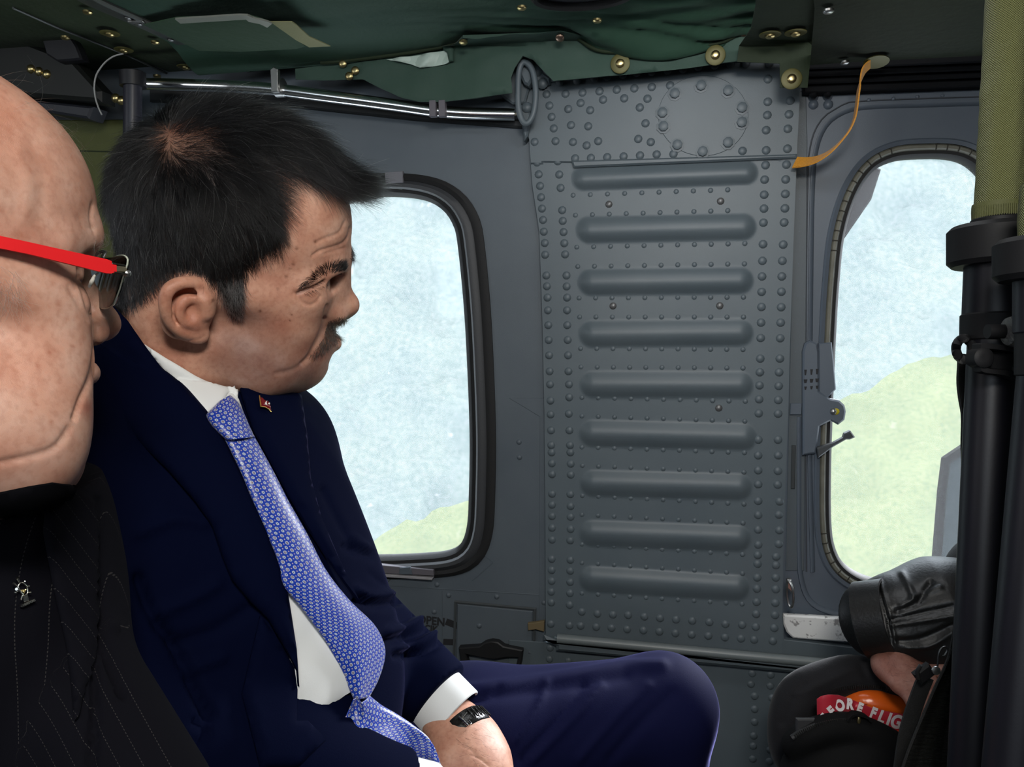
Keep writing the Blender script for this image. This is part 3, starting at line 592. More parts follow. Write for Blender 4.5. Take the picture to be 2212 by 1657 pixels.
# chrome rail with clamps
rail = empty('chrome_rail', Wp(620, 190, -.11), 'long polished tube with clamps running under the roof above the window', 'rail')
rp = cat([(300, 181), (420, 184), (520, 188), (600, 194), (700, 207), (800, 220), (880, 231), (945, 240), (1020, 245), (1112, 247)], 60)
tube('tube', [Wp(x, y, -.10+.055*max(0, (x-500)/600)) for x, y in rp], .0105, CHROME, rail, 20)
c2 = Wp(605, 190, -.094); tube('clamp', [c2+Vector((-.007, 0, 0)), c2+Vector((.007, 0, 0))], .0165, STEEL, rail, 20)
plate3('clamp_lug', c2+Vector((0, -.012, .004)), AX, AY, AZ, [(-.006, -.016), (.006, -.016), (.007, .022), (0, .026), (-.007, .022)], 0, .010, STEEL, rail, .001)
tube('cable', [Wp(x, y, -.085+.05*max(0, (x-500)/600)) for x, y in cat([(600, 199), (700, 215), (800, 229), (880, 238), (950, 245), (1040, 250), (1125, 246)], 40)], .0026, M('cream_highlight', (.45, .44, .34), .4), rail, 8)  # cream tube standing in for the pale highlight under the rail
for a_ in (938, 958): boxm('cable_tie', Wp(a_, 237, -.066), AX, AY, AZ, (-.006, -.014, 0), (.006, .014, .012), TAPE2, rail, .001)
# black beam, post and brass studs in the dark upper left corner
beam = empty('roof_beam', Wp(120, 180, -.15), 'black roof beam with brass studs in the dark corner above the bald head', 'beam')
BEAMM = M('satin_black_beam', (.006, .007, .006), .55)
wplate('beam_web', [(-300, 40), (0, 92), (90, 110), (150, 132), (275, 180), (330, 240), (330, 262), (190, 250), (120, 240), (0, 226), (-300, 200)], .11, .15, BEAMM, beam, .006)
wplate('beam_flange', [(-300, 208), (0, 232), (110, 244), (200, 255), (300, 266), (290, 290), (180, 272), (0, 258), (-300, 240)], .09, .13, M('dark_blue_grey', (.02, .022, .03), .5), beam, .004)
b4 = {}
for x, y in ((67, 149), (84, 154.5), (101, 160.5), (250, 212), (262, 217)):
    put(b4, 'brass_stud', x, y, .15, beam, .0085, .006, BRASS)
post = empty('roof_post', Wp(287, 260, -.17), 'dark upright tube behind the dark-haired head at the end of the polished rail', 'post')
tube('tube', [Wp(287, 168, -.165), Wp(286, 300, -.165)], .0155, M('dark_blue_black', (.022, .022, .032), .4), post, 20)
lathe('collar', [(.022, -.012), (.022, .012), (.018, .014)], BLACK, post, 20, basis(Wp(287, 172, -.165), (0, 0, 1)))
wplate('bracket', [(232, 150), (262, 118), (278, 126), (300, 160), (310, 186), (262, 190), (240, 176)], .15, .17, BLACK, post, .003)
cab = empty('cable_loop', Wp(220, 180, -.18), 'thin grey wire loop hanging from the roof panel edge at upper left', 'cable')
tube('wire', [Wp(x, y, -.19) for x, y in cat([(266, 116), (245, 122), (226, 136), (210, 158), (204, 180), (205, 205), (211, 228), (220, 248)], 40)], .0014, M('grey_wire', (.35, .35, .34), .4), cab, 8)
pnl = empty('canvas_panel', Wp(200, 350, -.04), 'olive canvas panel glimpsed between the two heads', 'panel')
CANV = M('olive_canvas', (.075, .085, .022), .75, 0, (400, .4, .001))
wplate('canvas', [(-100, 270), (330, 268), (330, 560), (-100, 560)], .03, .04, CANV, pnl, .002)
tube('seam', [Wp(-50, 322, -.041), Wp(320, 329, -.041)], .0012, DKGREEN, pnl, 6)
# dark gap band of the wall under the liner
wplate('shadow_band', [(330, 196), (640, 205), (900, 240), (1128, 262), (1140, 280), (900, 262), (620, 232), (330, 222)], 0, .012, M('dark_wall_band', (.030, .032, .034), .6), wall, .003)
# tie-down ring with bracket
td = empty('tie_down_ring', Wp(1138, 200, -.04), 'grey painted tie-down ring on its bracket at the top corner of the ribbed panel', 'ring')
wplate('bracket', [(1102, 160), (1118, 140), (1130, 130), (1150, 136), (1164, 150), (1180, 168), (1194, 178), (1194, 192), (1160, 200), (1150, 196), (1140, 232), (1114, 234), (1084, 212), (1104, 208)], .012, .030, PANEL, td, .003)
wplate('lug', [(1133, 140), (1150, 134), (1158, 150), (1161, 188), (1152, 203), (1142, 198), (1134, 180)], .03, .052, PANEL, td, .004)
rr_ = cat([(1128, 136), (1138, 137), (1150, 152), (1157, 190), (1156, 225), (1150, 252), (1138, 267), (1127, 258), (1120, 230), (1119, 190), (1121, 155)], 60, True)
tube('ring', [Wp(x, y, -.062) for x, y in rr_], .0052, PANEL, td, 14, closed=True)
b5 = {}
for x, y in ((1160, 154), (1172, 180), (1138, 232)): put(b5, 'bracket_bolt', x, y, .030, td, .010, .006, PANEL)
wplate('side_gusset', [(1128, 236), (1146, 230), (1153, 262), (1146, 300), (1138, 312)], .004, .03, PANEL, td, .003)
# ================================================================ OUTSIDE: wooded slopes
def slope(name, ridge, d0, d1, drop, cols, seed, amp, ybot, lab=None):
    nx, ny = 260, 150; V = []; F = []
    rp = cat(ridge, nx+1)
    for i in range(nx+1):
        x, y = rp[i]
        for j in range(ny+1):
            t = j/ny; py = y+(ybot-y)*t**1.05; d = d1+(d0-d1)*t
            p = P(x, py, d)
            h = amp*(noise.fractal(p*(.055*250/d1)+Vector((seed, 0, 0)), .9, 2.1, 5)+.5*abs(noise.noise(p*(.35*250/d1))))
            V.append(p+Vector((0, -.35*h, h)))
    for i in range(nx):
        for j in range(ny): a = i*(ny+1)+j; F.append((a, a+1, a+ny+2, a+ny+1))
    o = recalc(mk(name, V, F, cols)); return tag(o, lab, None, None, 'structure')
def forest(name, c1, c2, c3, s, s2, rock):
    m = D.materials.new(name); m.use_nodes = True; nt = m.node_tree; b = nt.nodes['Principled BSDF']; b.inputs['Roughness'].default_value = .95; b.inputs['Specular IOR Level'].default_value = .02
    tc = nt.nodes.new('ShaderNodeTexCoord'); lk = nt.links.new
    def nz(s_, d_, lo, hi, a, b_, mid=None):
        n = nt.nodes.new('ShaderNodeTexNoise'); n.inputs['Scale'].default_value = s_; n.inputs['Detail'].default_value = d_; n.inputs['Roughness'].default_value = .6; lk(tc.outputs['Object'], n.inputs['Vector'])
        r = nt.nodes.new('ShaderNodeValToRGB'); r.color_ramp.elements[0].position = lo; r.color_ramp.elements[0].color = (*a, 1); r.color_ramp.elements[1].position = hi; r.color_ramp.elements[1].color = (*b_, 1)
        if mid: e = r.color_ramp.elements.new((lo+hi)/2); e.color = (*mid, 1)
        lk(n.outputs['Fac'], r.inputs['Fac']); return r.outputs['Color']
    tree = nz(s, 4, .32, .68, c1, c3, c2); big = nz(s2, 3, .3, .7, (.88, .90, .92), (1.10, 1.08, 1.05))
    mu = nt.nodes.new('ShaderNodeMix'); mu.data_type = 'RGBA'; mu.blend_type = 'MULTIPLY'; mu.inputs[0].default_value = 1; lk(tree, mu.inputs[6]); lk(big, mu.inputs[7])
    rk = nz(s2*2.2, 6, .66, .72, (0, 0, 0), (1, 1, 1)); mx = nt.nodes.new('ShaderNodeMix'); mx.data_type = 'RGBA'; lk(rk, mx.inputs[0]); lk(mu.outputs[2], mx.inputs[6]); mx.inputs[7].default_value = (*rock, 1); lk(mx.outputs[2], b.inputs['Base Color']); return m
FAR = forest('far_forest', (.150, .182, .172), (.184, .212, .200), (.222, .238, .230), .22, .018, (.30, .30, .31))  # pale, greyed greens: distance haze put into the forest colours
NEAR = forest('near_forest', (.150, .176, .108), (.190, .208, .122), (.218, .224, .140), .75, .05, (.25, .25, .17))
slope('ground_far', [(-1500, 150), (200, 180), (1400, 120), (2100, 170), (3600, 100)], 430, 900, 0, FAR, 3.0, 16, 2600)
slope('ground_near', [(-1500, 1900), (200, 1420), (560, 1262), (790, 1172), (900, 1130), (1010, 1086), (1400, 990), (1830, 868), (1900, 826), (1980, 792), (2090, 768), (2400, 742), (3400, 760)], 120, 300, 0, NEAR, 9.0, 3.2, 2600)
# ---- dark strut and the framed pane outside the right window
ext = empty('outside_strut', P(1870, 440, 2.3), 'dark slanting strut outside the upper left of the right window', 'strut')
STR = M('brown_grey_strut', (.011, .009, .009), .8, spec=.03)
plate3('strut', P(1870, 440, 2.3), RGT, UPV, -FWD, [((x-1870)*2.3/FP, -(y-440)*2.3/FP) for x, y in ((1905, 365), (1884, 430), (1822, 520), (1780, 560), (1740, 540), (1790, 420), (1850, 340))], -.03, .0, STR, ext, .006)
mir = empty('outside_pane', P(2060, 1080, 2.2), 'tinted dark-framed pane standing outside, low in the right window', 'pane')
fr_ = [(2033, 988), (2090, 950), (2240, 900), (2240, 1320), (2004, 1320), (2012, 1210), (2024, 1060)]
in_ = [(2044, 1000), (2094, 966), (2228, 920), (2228, 1306), (2018, 1306), (2026, 1206), (2036, 1070)]
dd_ = 2.2; c_ = P(2060, 1080, dd_); T2 = lambda L: np.array([((x-2060)*dd_/FP, -(y-1080)*dd_/FP) for x, y in L])
V = []; F = []
for L, z in ((T2(fr_), 0), (T2(fr_), .02), (T2(in_), .02), (T2(in_), 0)): V += [c_+RGT*u[0]+UPV*u[1]-FWD*z for u in L]
n = 7
for k in range(4):
    for i in range(n): j = (i+1) % n; kk = (k+1) % 4; F.append((k*n+i, k*n+j, kk*n+j, kk*n+i))
autosmooth(recalc(mk('pane_frame', V, F, M('dark_brown_frame', (.0035, .003, .0028), .7, spec=.05), mir)))
TINT = M('grey_tinted_glass', (.030, .042, .045), .5, 0, (12, .1, .01), spec=.06)
plate3('tinted_glass', c_, RGT, UPV, -FWD, T2(in_), .004, .010, TINT, mir, .001)
# ================================================================ signed-distance modelling (smooth continuous bodies)
import openvdb
def npv(v): return np.array((v[0], v[1], v[2]), np.float32)
class SDF:
    def __init__(s, lo, hi, h):
        s.lo = np.array(lo, np.float32); s.h = h; s.n = np.ceil((np.array(hi)-s.lo)/h).astype(int)+1
        s.a = np.full(tuple(s.n), .05, np.float32)
    def win(s, lo, hi, pad):
        i0 = np.maximum(np.floor((np.array(lo)-pad-s.lo)/s.h).astype(int), 0); i1 = np.minimum(np.ceil((np.array(hi)+pad-s.lo)/s.h).astype(int)+1, s.n)
        if (i1 <= i0).any(): return None
        ax = [s.lo[k]+s.h*np.arange(i0[k], i1[k], dtype=np.float32) for k in range(3)]
        return tuple(slice(i0[k], i1[k]) for k in range(3)), ax[0][:, None, None], ax[1][None, :, None], ax[2][None, None, :]
    def put(s, lo, hi, fn, k, sub=False, mir=False):
        lo = np.array(lo, float); hi = np.array(hi, float)
        if mir:
            m = max(abs(lo[1]), abs(hi[1])); lo[1] = -m; hi[1] = m
        w_ = s.win(lo, hi, k+4*s.h+.006)
        if w_ is None: return
        sl, X, Y, Z = w_
        d = fn(X, np.abs(Y) if mir else Y, Z); a = s.a[sl]
        if sub: d = -d; h = np.maximum(k-np.abs(a-d), 0)/max(k, 1e-6); s.a[sl] = np.maximum(a, d)+h*h*k*.25
        else: h = np.maximum(k-np.abs(a-d), 0)/max(k, 1e-6); s.a[sl] = np.minimum(a, d)-h*h*k*.25
    def ell(s, c, r, k=.01, rot=None, sub=False, mir=False):
        c = npv(c); r = np.array(r, np.float32); Rm = np.array(rot.to_3x3() if rot is not None else Matrix.Identity(3), np.float32)
        e = np.sqrt(((Rm*r[None, :])**2).sum(1))
        def f(X, Y, Z):
            x, y, z = X-c[0], Y-c[1], Z-c[2]
            u = [(Rm[0, i]*x+Rm[1, i]*y+Rm[2, i]*z)/r[i] for i in range(3)]
            k0 = np.sqrt(u[0]**2+u[1]**2+u[2]**2)+1e-9; k1 = np.sqrt((u[0]/r[0])**2+(u[1]/r[1])**2+(u[2]/r[2])**2)+1e-9
            return k0*(k0-1)/k1
        s.put(c-e, c+e, f, k, sub, mir)
    def cap(s, a, b, ra, rb=None, k=.01, sub=False, mir=False, sq=None):   # tapered capsule; sq = (axis, factor) flattens it
        rb = ra if rb is None else rb; a = npv(a); b = npv(b); ba = b-a; L2 = float(ba@ba)+1e-12; r = max(ra, rb)
        if sq is not None: n_, q_ = npv(sq[0]), sq[1]
        def f(X, Y, Z):
            x, y, z = X-a[0], Y-a[1], Z-a[2]; t = np.clip((x*ba[0]+y*ba[1]+z*ba[2])/L2, 0, 1)
            ex, ey, ez = x-t*ba[0], y-t*ba[1], z-t*ba[2]
            if sq is not None:
                dn = ex*n_[0]+ey*n_[1]+ez*n_[2]; w_ = dn*(1/q_-1); ex = ex+n_[0]*w_; ey = ey+n_[1]*w_; ez = ez+n_[2]*w_
                return (np.sqrt(ex*ex+ey*ey+ez*ez)-(ra+(rb-ra)*t))*min(q_, 1)
            return np.sqrt(ex*ex+ey*ey+ez*ez)-(ra+(rb-ra)*t)
        ext = r*(max(1, sq[1]) if sq is not None else 1)
        s.put(np.minimum(a, b)-ext, np.maximum(a, b)+ext, f, k, sub, mir)
    def chain(s, pts, rs, k=.006, sub=False, mir=False):
        rs = rs if hasattr(rs, '__len__') else [rs]*len(pts)
        if len(pts) > 3: q = cat([(*npv(a), r) for a, r in zip(pts, rs)], len(pts)*3); pts, rs = q[:, :3], q[:, 3]
        for i in range(len(pts)-1): s.cap(pts[i], pts[i+1], rs[i], rs[i+1], k, sub, mir)
    def cut(s, p, n):                           # keep the side the normal does not point to
        p = npv(p); n = npv(Vector(n).normalized()); X, Y, Z = [s.lo[k]+s.h*np.arange(s.n[k], dtype=np.float32) for k in range(3)]
        d = (X[:, None, None]-p[0])*n[0]+(Y[None, :, None]-p[1])*n[1]+(Z[None, None, :]-p[2])*n[2]; s.a = np.maximum(s.a, d)
    def trim(s, p, n, rad, k=.003):             # flat cut, only near the point p
        p_ = npv(p); n_ = npv(Vector(n).normalized())
        s.put(p_-rad, p_+rad, lambda X, Y, Z: np.maximum(-((X-p_[0])*n_[0]+(Y-p_[1])*n_[1]+(Z-p_[2])*n_[2]), np.sqrt((X-p_[0])**2+(Y-p_[1])**2+(Z-p_[2])**2)-rad), k, sub=True)
    def blur(s, it=1):
        for _ in range(it):
            for ax in range(3): s.a = .5*s.a+.25*(np.roll(s.a, 1, ax)+np.roll(s.a, -1, ax))
    def mesh(s, M4=None):
        g = openvdb.FloatGrid(background=.05); g.copyFromArray(s.a); v, t, q = g.convertToPolygons(isovalue=0.0, adaptivity=0.0)
        v = v*s.h+s.lo; 
        if M4 is not None: m = np.array(M4); v = v@m[:3, :3].T+m[:3, 3]
        return v, [tuple(x) for x in q[:, ::-1]]+[tuple(x) for x in t[:, ::-1]]
def mesh_of(name, v, f, mat, parent):
    o = mk(name, v, f, mat, parent); return o
def outward(o):                                 # keep the biggest island, face normals outwards
    return recalc(o)
def bvh(o): return BVHTree.FromPolygons([tuple(v.co) for v in o.data.vertices], [tuple(p.vertices) for p in o.data.polygons])
def hitfn(trees, fallback=None):                # pixel -> first surface of the given trees
    trees = trees if isinstance(trees, (list, tuple)) else [trees]
    def f(px, py):
        r = ray(px, py); best = None
        for t in trees:
            h = t.ray_cast(CAM, r.normalized())
            if h[0] is not None and (best is None or h[3] < best[3]): best = h
        if best is None:
            if fallback is not None: return fallback(px, py)
            for t in trees:
                q_ = P(px, py, .75); h = t.find_nearest(q_)
                if best is None or h[3] < best[3]: best = h
            p = best[0]; d = unproj(p)[2]; return P(px, py, d), (-FWD)
        n_ = best[1]; n_ = n_ if n_.dot(r) < 0 else -n_
        return best[0], n_
    return f
def in_poly(poly, x, y):
    poly = np.asarray(poly, float); x = np.asarray(x); y = np.asarray(y); r = np.zeros(x.shape, bool); j = len(poly)-1
    for i in range(len(poly)):
        xi, yi = poly[i]; xj, yj = poly[j]
        c = ((yi > y) != (yj > y)) & (x < (xj-xi)*(y-yi)/(yj-yi+1e-12)+xi); r ^= c; j = i
    return r
def poly_dist(pl, x, y, closed=False):
    p = np.asarray(pl, float); d = np.full(np.shape(x), 1e9); n = len(p)
    for i in range(n if closed else n-1):
        a, b = p[i], p[(i+1) % n]; e = b-a; t = np.clip(((x-a[0])*e[0]+(y-a[1])*e[1])/(e@e+1e-9), 0, 1)
        d = np.minimum(d, np.hypot(x-a[0]-t*e[0], y-a[1]-t*e[1]))
    return d
def proj_np(v):
    d = v-np.array(CAM); z = d@np.array(FWD); return 1106+FP*(d@np.array(RGT))/z, 828.5-FP*(d@np.array(UPV))/z, z
class Skin:                                     # work on a mesh: soft creases and tints drawn where they are seen, then kept on the surface
    def __init__(s, v, f):
        s.v = np.array(v, float); s.f = f; me = D.meshes.new('tmp'); me.from_pydata(s.v.tolist(), [], f); me.update()
        n = np.empty(len(v)*3, np.float32); me.vertex_normals.foreach_get('vector', n); s.n = n.reshape(-1, 3).astype(float)
        D.meshes.remove(me)
        c = s.v.mean(0); 
        if ((s.v-c)*s.n).sum(1).mean() < 0: s.n = -s.n; s.f = [tuple(reversed(q)) for q in f]
        s.x, s.y, s.z = proj_np(s.v); d = s.v-np.array(CAM); s.face = -(d*s.n).sum(1)/np.linalg.norm(d, axis=1)
        s.col = np.ones((len(v), 3))
    def crease(s, pl, w_, depth, lim=.0):
        m = s.face > lim; d = poly_dist(cat(pl, 40) if len(pl) > 2 else pl, s.x, s.y); g = np.exp(-(d/w_)**2)*m
        s.v -= s.n*(depth*g)[:, None]
    def tint(s, g, c): s.col *= 1-(1-np.array(c))*np.clip(g, 0, 1)[:, None]
    def blob(s, x, y, r, ry=None, lim=-.1): return np.exp(-((s.x-x)/r)**2-((s.y-y)/(ry or r))**2)*(s.face > lim)
    def line(s, pl, w_, lim=-.05): return np.exp(-(poly_dist(pl, s.x, s.y)/w_)**2)*(s.face > lim)
    def area(s, poly, soft, lim=-.05):
        i = in_poly(poly, s.x, s.y); d = poly_dist(poly, s.x, s.y, True); return np.clip(.5+np.where(i, d, -d)/soft*.5, 0, 1)*(s.face > lim)
    def build(s, name, mat, parent):
        o = mk(name, s.v, s.f, mat, parent); a = o.data.color_attributes.new('tone', 'FLOAT_COLOR', 'POINT')
        a.data.foreach_set('color', np.c_[s.col, np.ones(len(s.col))].astype(np.float32).ravel()); return o
def skin_mat(name, col, col2, col3, pore=.22):
    m = D.materials.new(name); m.use_nodes = True; nt = m.node_tree; b = nt.nodes['Principled BSDF']; lk = nt.links.new
    tc = nt.nodes.new('ShaderNodeTexCoord')
    def nz(s, d=4): n = nt.nodes.new('ShaderNodeTexNoise'); n.inputs['Scale'].default_value = s; n.inputs['Detail'].default_value = d; lk(tc.outputs['Object'], n.inputs['Vector']); return n
    def ramp(src, els):
        r = nt.nodes.new('ShaderNodeValToRGB'); r.color_ramp.elements[0].position = els[0][0]; r.color_ramp.elements[0].color = (*els[0][1], 1); r.color_ramp.elements[1].position = els[-1][0]; r.color_ramp.elements[1].color = (*els[-1][1], 1)
        for p, c in els[1:-1]: e = r.color_ramp.elements.new(p); e.color = (*c, 1)
        lk(src, r.inputs['Fac']); return r
    n1 = nz(45, 6); r1 = ramp(n1.outputs['Fac'], [(.32, col2), (.5, col), (.68, col3)])
    n2 = nz(260, 3); r2 = ramp(n2.outputs['Fac'], [(.30, (.86, .80, .78)), (.55, (1, 1, 1)), (.75, (1.0, .97, .95))])
    vc = nt.nodes.new('ShaderNodeVertexColor'); vc.layer_name = 'tone'
    def mul(a, b_): x = nt.nodes.new('ShaderNodeMix'); x.data_type = 'RGBA'; x.blend_type = 'MULTIPLY'; x.inputs[0].default_value = 1; lk(a, x.inputs[6]); lk(b_, x.inputs[7]); return x.outputs[2]
    c = mul(mul(r1.outputs['Color'], r2.outputs['Color']), vc.outputs['Color']); lk(c, b.inputs['Base Color'])
    b.inputs['Roughness'].default_value = .48; b.inputs['Specular IOR Level'].default_value = .40
    b.inputs['Subsurface Weight'].default_value = .18; b.inputs['Subsurface Radius'].default_value = (1, .35, .2); b.inputs['Subsurface Scale'].default_value = .006
    v = nt.nodes.new('ShaderNodeTexVoronoi'); v.inputs['Scale'].default_value = 1900; lk(tc.outputs['Object'], v.inputs['Vector'])
    n3 = nz(420, 4)
    ad = nt.nodes.new('ShaderNodeMath'); ad.operation = 'ADD'; lk(v.outputs['Distance'], ad.inputs[0]); lk(n3.outputs['Fac'], ad.inputs[1])
    bp = nt.nodes.new('ShaderNodeBump'); bp.inputs['Strength'].default_value = pore; bp.inputs['Distance'].default_value = .0006; lk(ad.outputs[0], bp.inputs['Height']); lk(bp.outputs['Normal'], b.inputs['Normal'])
    return m
def hair_mat(name, mel, rnd, rough=.32, tint=None):
    m = D.materials.new(name); m.use_nodes = True; nt = m.node_tree; nt.nodes.clear(); o = nt.nodes.new('ShaderNodeOutputMaterial')
    h = nt.nodes.new('ShaderNodeBsdfHairPrincipled'); h.parametrization = 'MELANIN'
    if tint: h.parametrization = 'COLOR'; h.inputs['Color'].default_value = (*tint, 1)
    else: h.inputs['Melanin'].default_value = mel; h.inputs['Melanin Redness'].default_value = .35; h.inputs['Random Color'].default_value = rnd
    h.inputs['Roughness'].default_value = rough; h.inputs['Radial Roughness'].default_value = .4; h.inputs['IOR'].default_value = 1.34
    nt.links.new(h.outputs[0], o.inputs[0]); return m
def strands(name, roots, normals, dirs, lens, lift, mat, parent, rad=.00011, npt=6, curl=.06, droop=.0, seed=1):
    rg = np.random.RandomState(seed); N = len(roots); t = np.linspace(0, 1, npt)[None, :, None]
    
    cl = np.array([[noise.noise(Vector(q)*95+Vector((k*31.7, 0, 0))) for k in range(3)] for q in roots]) if N > 3000 else 0
    cs = np.array([[noise.noise(Vector(q)*260+Vector((k*31.7, 9, 0))) for k in range(3)] for q in roots]) if N > 3000 else 0
    dirs = dirs+rg.normal(0, 1, dirs.shape)*curl*1.2+cl*.26+cs*.30; dirs /= np.linalg.norm(dirs, axis=1)[:, None]
    L = (lens*rg.uniform(.72, 1.12, N))[:, None, None]; lf = np.broadcast_to(np.asarray(lift, float), (N,))[:, None, None]*rg.uniform(.6, 1.4, N)[:, None, None]
    side = np.cross(dirs, normals)[:, None, :]*rg.normal(0, curl, N)[:, None, None]
    p = roots[:, None, :]+dirs[:, None, :]*L*t+normals[:, None, :]*L*lf*(t-.62*t*t)+side*L*t*t+np.array((0, 0, -1.0))*L*droop*t*t
    cu = D.hair_curves.new(name); cu.add_curves([npt]*N); cu.attributes['position'].data.foreach_set('vector', p.astype(np.float32).ravel())
    r = cu.attributes.get('radius') or cu.attributes.new('radius', 'FLOAT', 'POINT')
    rv = (rad*(1-.75*np.linspace(0, 1, npt)**1.5))[None, :]*rg.uniform(.75, 1.25, N)[:, None]; r.data.foreach_set('value', rv.astype(np.float32).ravel())
    cu.materials.append(mat); o = D.objects.new(name, cu); COL.objects.link(o); o.parent = parent; o.matrix_parent_inverse = parent.matrix_world.inverted(); return o
def sample_faces(v, f, mask, n, seed=3):        # random points on the masked quads
    rg = np.random.RandomState(seed); q = np.array([t for t in f if len(t) == 4]); mk_ = mask[q].mean(1); A = v[q[:, 0]], v[q[:, 1]], v[q[:, 2]], v[q[:, 3]]
    ar = .5*np.linalg.norm(np.cross(A[2]-A[0], A[3]-A[1]), axis=1)*mk_; cs = np.cumsum(ar); i = np.searchsorted(cs, rg.uniform(0, cs[-1], n)); i = np.minimum(i, len(q)-1)
    a, b = rg.uniform(0, 1, (n, 1)), rg.uniform(0, 1, (n, 1))
    return q[i], (A[0][i]*(1-a)+A[1][i]*a)*(1-b)+(A[3][i]*(1-a)+A[2][i]*a)*b
def idw(ctrl, x, y, p=3.0):                     # ctrl rows: x, y, values...
    c = np.array(ctrl, float); d = np.hypot(x[:, None]-c[None, :, 0], y[:, None]-c[None, :, 1])+6; w_ = 1/d**p; w_ /= w_.sum(1)[:, None]; return w_@c[:, 2:]
def head_pose(px, py, d, ylat, yaw, roll, pitch):    # local axes (forward, near side, up) and origin from the near tragus
    r = ray(px, py).normalized(); rg = r.cross(UPV).normalized(); up = rg.cross(r).normalized()
    yaw, roll, pitch = R_(yaw), R_(roll), R_(pitch)
    f = rg*math.cos(yaw)+r*math.sin(yaw); nr = -r*math.cos(yaw)+rg*math.sin(yaw)      # yaw > 0 turns the face away
    u2 = up*math.cos(roll)+nr*math.sin(roll); n2 = nr*math.cos(roll)-up*math.sin(roll)
    f3 = f*math.cos(pitch)-u2*math.sin(pitch); u3 = u2*math.cos(pitch)+f*math.sin(pitch)
    o = P(px, py, d)-n2*ylat
    return Matrix(((f3.x, n2.x, u3.x, o.x), (f3.y, n2.y, u3.y, o.y), (f3.z, n2.z, u3.z, o.z), (0, 0, 0, 1)))
def local_at(H):
    Hi = H.inverted(); c = Hi @ CAM
    def f(px, py, y):                           # local point seen at the pixel, at lateral position y
        d = Hi.to_3x3() @ ray(px, py); t = (y-c.y)/d.y; return c+d*t
    return f
# ================================================================ MAN IN THE MIDDLE
H2 = head_pose(452, 655, .665, .074, -5, 18, 6.5); L2 = local_at(H2)
man2 = empty('person', P(560, 1500, .85), 'dark-haired man with a moustache, navy suit and blue patterned tie, watching the window', 'person')
Hi2 = H2.inverted()
_b = np.array([npv(Hi2 @ P(*q)) for q in ((930, 1400, .90), (1120, 1950, .72), (930, 1950, .80), (720, 1260, .96), (560, 940, .9), (1120, 1500, .86))])
s = SDF(np.minimum(_b.min(0)-.03, (-.15, -.115, -.20)), np.maximum(_b.max(0)+.03, (.15, .115, .16)), .0014)
c = L2(500, 452, 0); s.ell(c, (.097, .0755, .085), .012)
s.ell(L2(640, 505, 0), (.044, .058, .058), .03)
s.ell(L2(610, 640, 0), (.047, .058, .062), .03)
s.ell(L2(470, 560, 0), (.060, .070, .060), .03)
s.ell(L2(605, 695, .036), (.030, .026, .030), .022, mir=True)
s.cap(L2(668, 640, .046), L2(520, 642, .064), .011, .009, .022, mir=True)
s.cap(L2(478, 752, .050), L2(560, 795, .040), .020, .022, .03, mir=True)
s.cap(L2(560, 792, .040), L2(645, 784, .014), .021, .016, .03, mir=True)
s.ell(L2(560, 740, 0), (.05, .05, .035), .03)
s.ell(L2(668, 737, 0), (.0225, .030, .027), .016)
s.ell(L2(668, 790, 0), (.0150, .019, .0155), .014)
s.cap(L2(615, 800, 0), L2(520, 796, 0), .018, .029, .03)
# nose
s.cap(L2(728, 590, 0), L2(740, 650, 0), .0085, .0115, .012)
s.ell(L2(748, 660, 0), (.0120, .0105, .0105), .010)
s.ell(L2(720, 678, .0125), (.0125, .0075, .0095), .007, mir=True)
s.cap(L2(742, 676, 0), L2(715, 690, 0), .006, .007, .006)
# brow, socket, eye, bag
s.cap(L2(726, 560, .010), L2(702, 570, .030), .0125, .0115, .014, mir=True)
s.cap(L2(704, 573, .031), L2(652, 604, .051), .0122, .0095, .012, mir=True)
s.ell(L2(716, 610, .033), (.021, .016, .0095), .006, sub=True, mir=True)
s.ell(L2(683, 617, .0330), (.0125, .0122, .0114), .004, mir=True)
s.cap(L2(652, 630, .047), L2(684, 639, .038), .0072, .0060, .009, mir=True)
s.cap(L2(657, 613, .049), L2(698, 595, .033), .0060, .0050, .007, mir=True)
s.cap(L2(728, 604, .007), L2(708, 668, .016), .0085, .0090, .014, mir=True)
# lips
s.cap(L2(722, 742, 0), L2(690, 756, .020), .0072, .004, .006, mir=True)
s.cap(L2(692, 767, 0), L2(676, 769, .016), .0072, .0042, .005, mir=True)
s.cap(L2(716, 757, 0), L2(684, 764, .024), .0017, .0012, .003, sub=True, mir=True)
s.cap(L2(706, 777, 0), L2(692, 778, .014), .0042, .003, .006, sub=True, mir=True)
# ear
ey = lambda px: .0765+.017*np.clip((445-px)/95, 0, 1)
E2 = lambda px, py, o=0: L2(px, py, ey(px)+o)
s.ell(E2(402, 672, -.004), (.0185, .0065, .026), .006, Matrix.Rotation(R_(-12), 3, 'Z') @ Matrix.Rotation(R_(18), 3, 'Y'), mir=True)
s.ell(L2(415, 655, .074), (.016, .014, .022), .012, mir=True)
hx = [(446, 640, -.001), (440, 619, 0), (420, 612, .001), (398, 611, .002), (377, 617, .002), (363, 629, .002), (357, 648, .002), (358, 668, .002), (363, 686, .001), (372, 701, 0), (386, 713, 0), (402, 722, -.001)]
s.chain([E2(*q) for q in hx], [.0028, .0037, .0040, .0042, .0044, .0044, .0042, .0040, .0038, .0036, .0036, .004], .003, mir=True)
s.ell(E2(424, 724, -.001), (.0100, .0048, .0080), .006, mir=True)
s.ell(E2(440, 722, -.0015), (.0045, .0042, .0072), .003, mir=True)
s.ell(L2(418, 674, .094), (.0105, .0095, .0125), .003, sub=True, mir=True)
s.chain([E2(*q, .001) for q in ((425, 637), (400, 628), (380, 636), (372, 652))], .0036, .003, sub=True, mir=True)
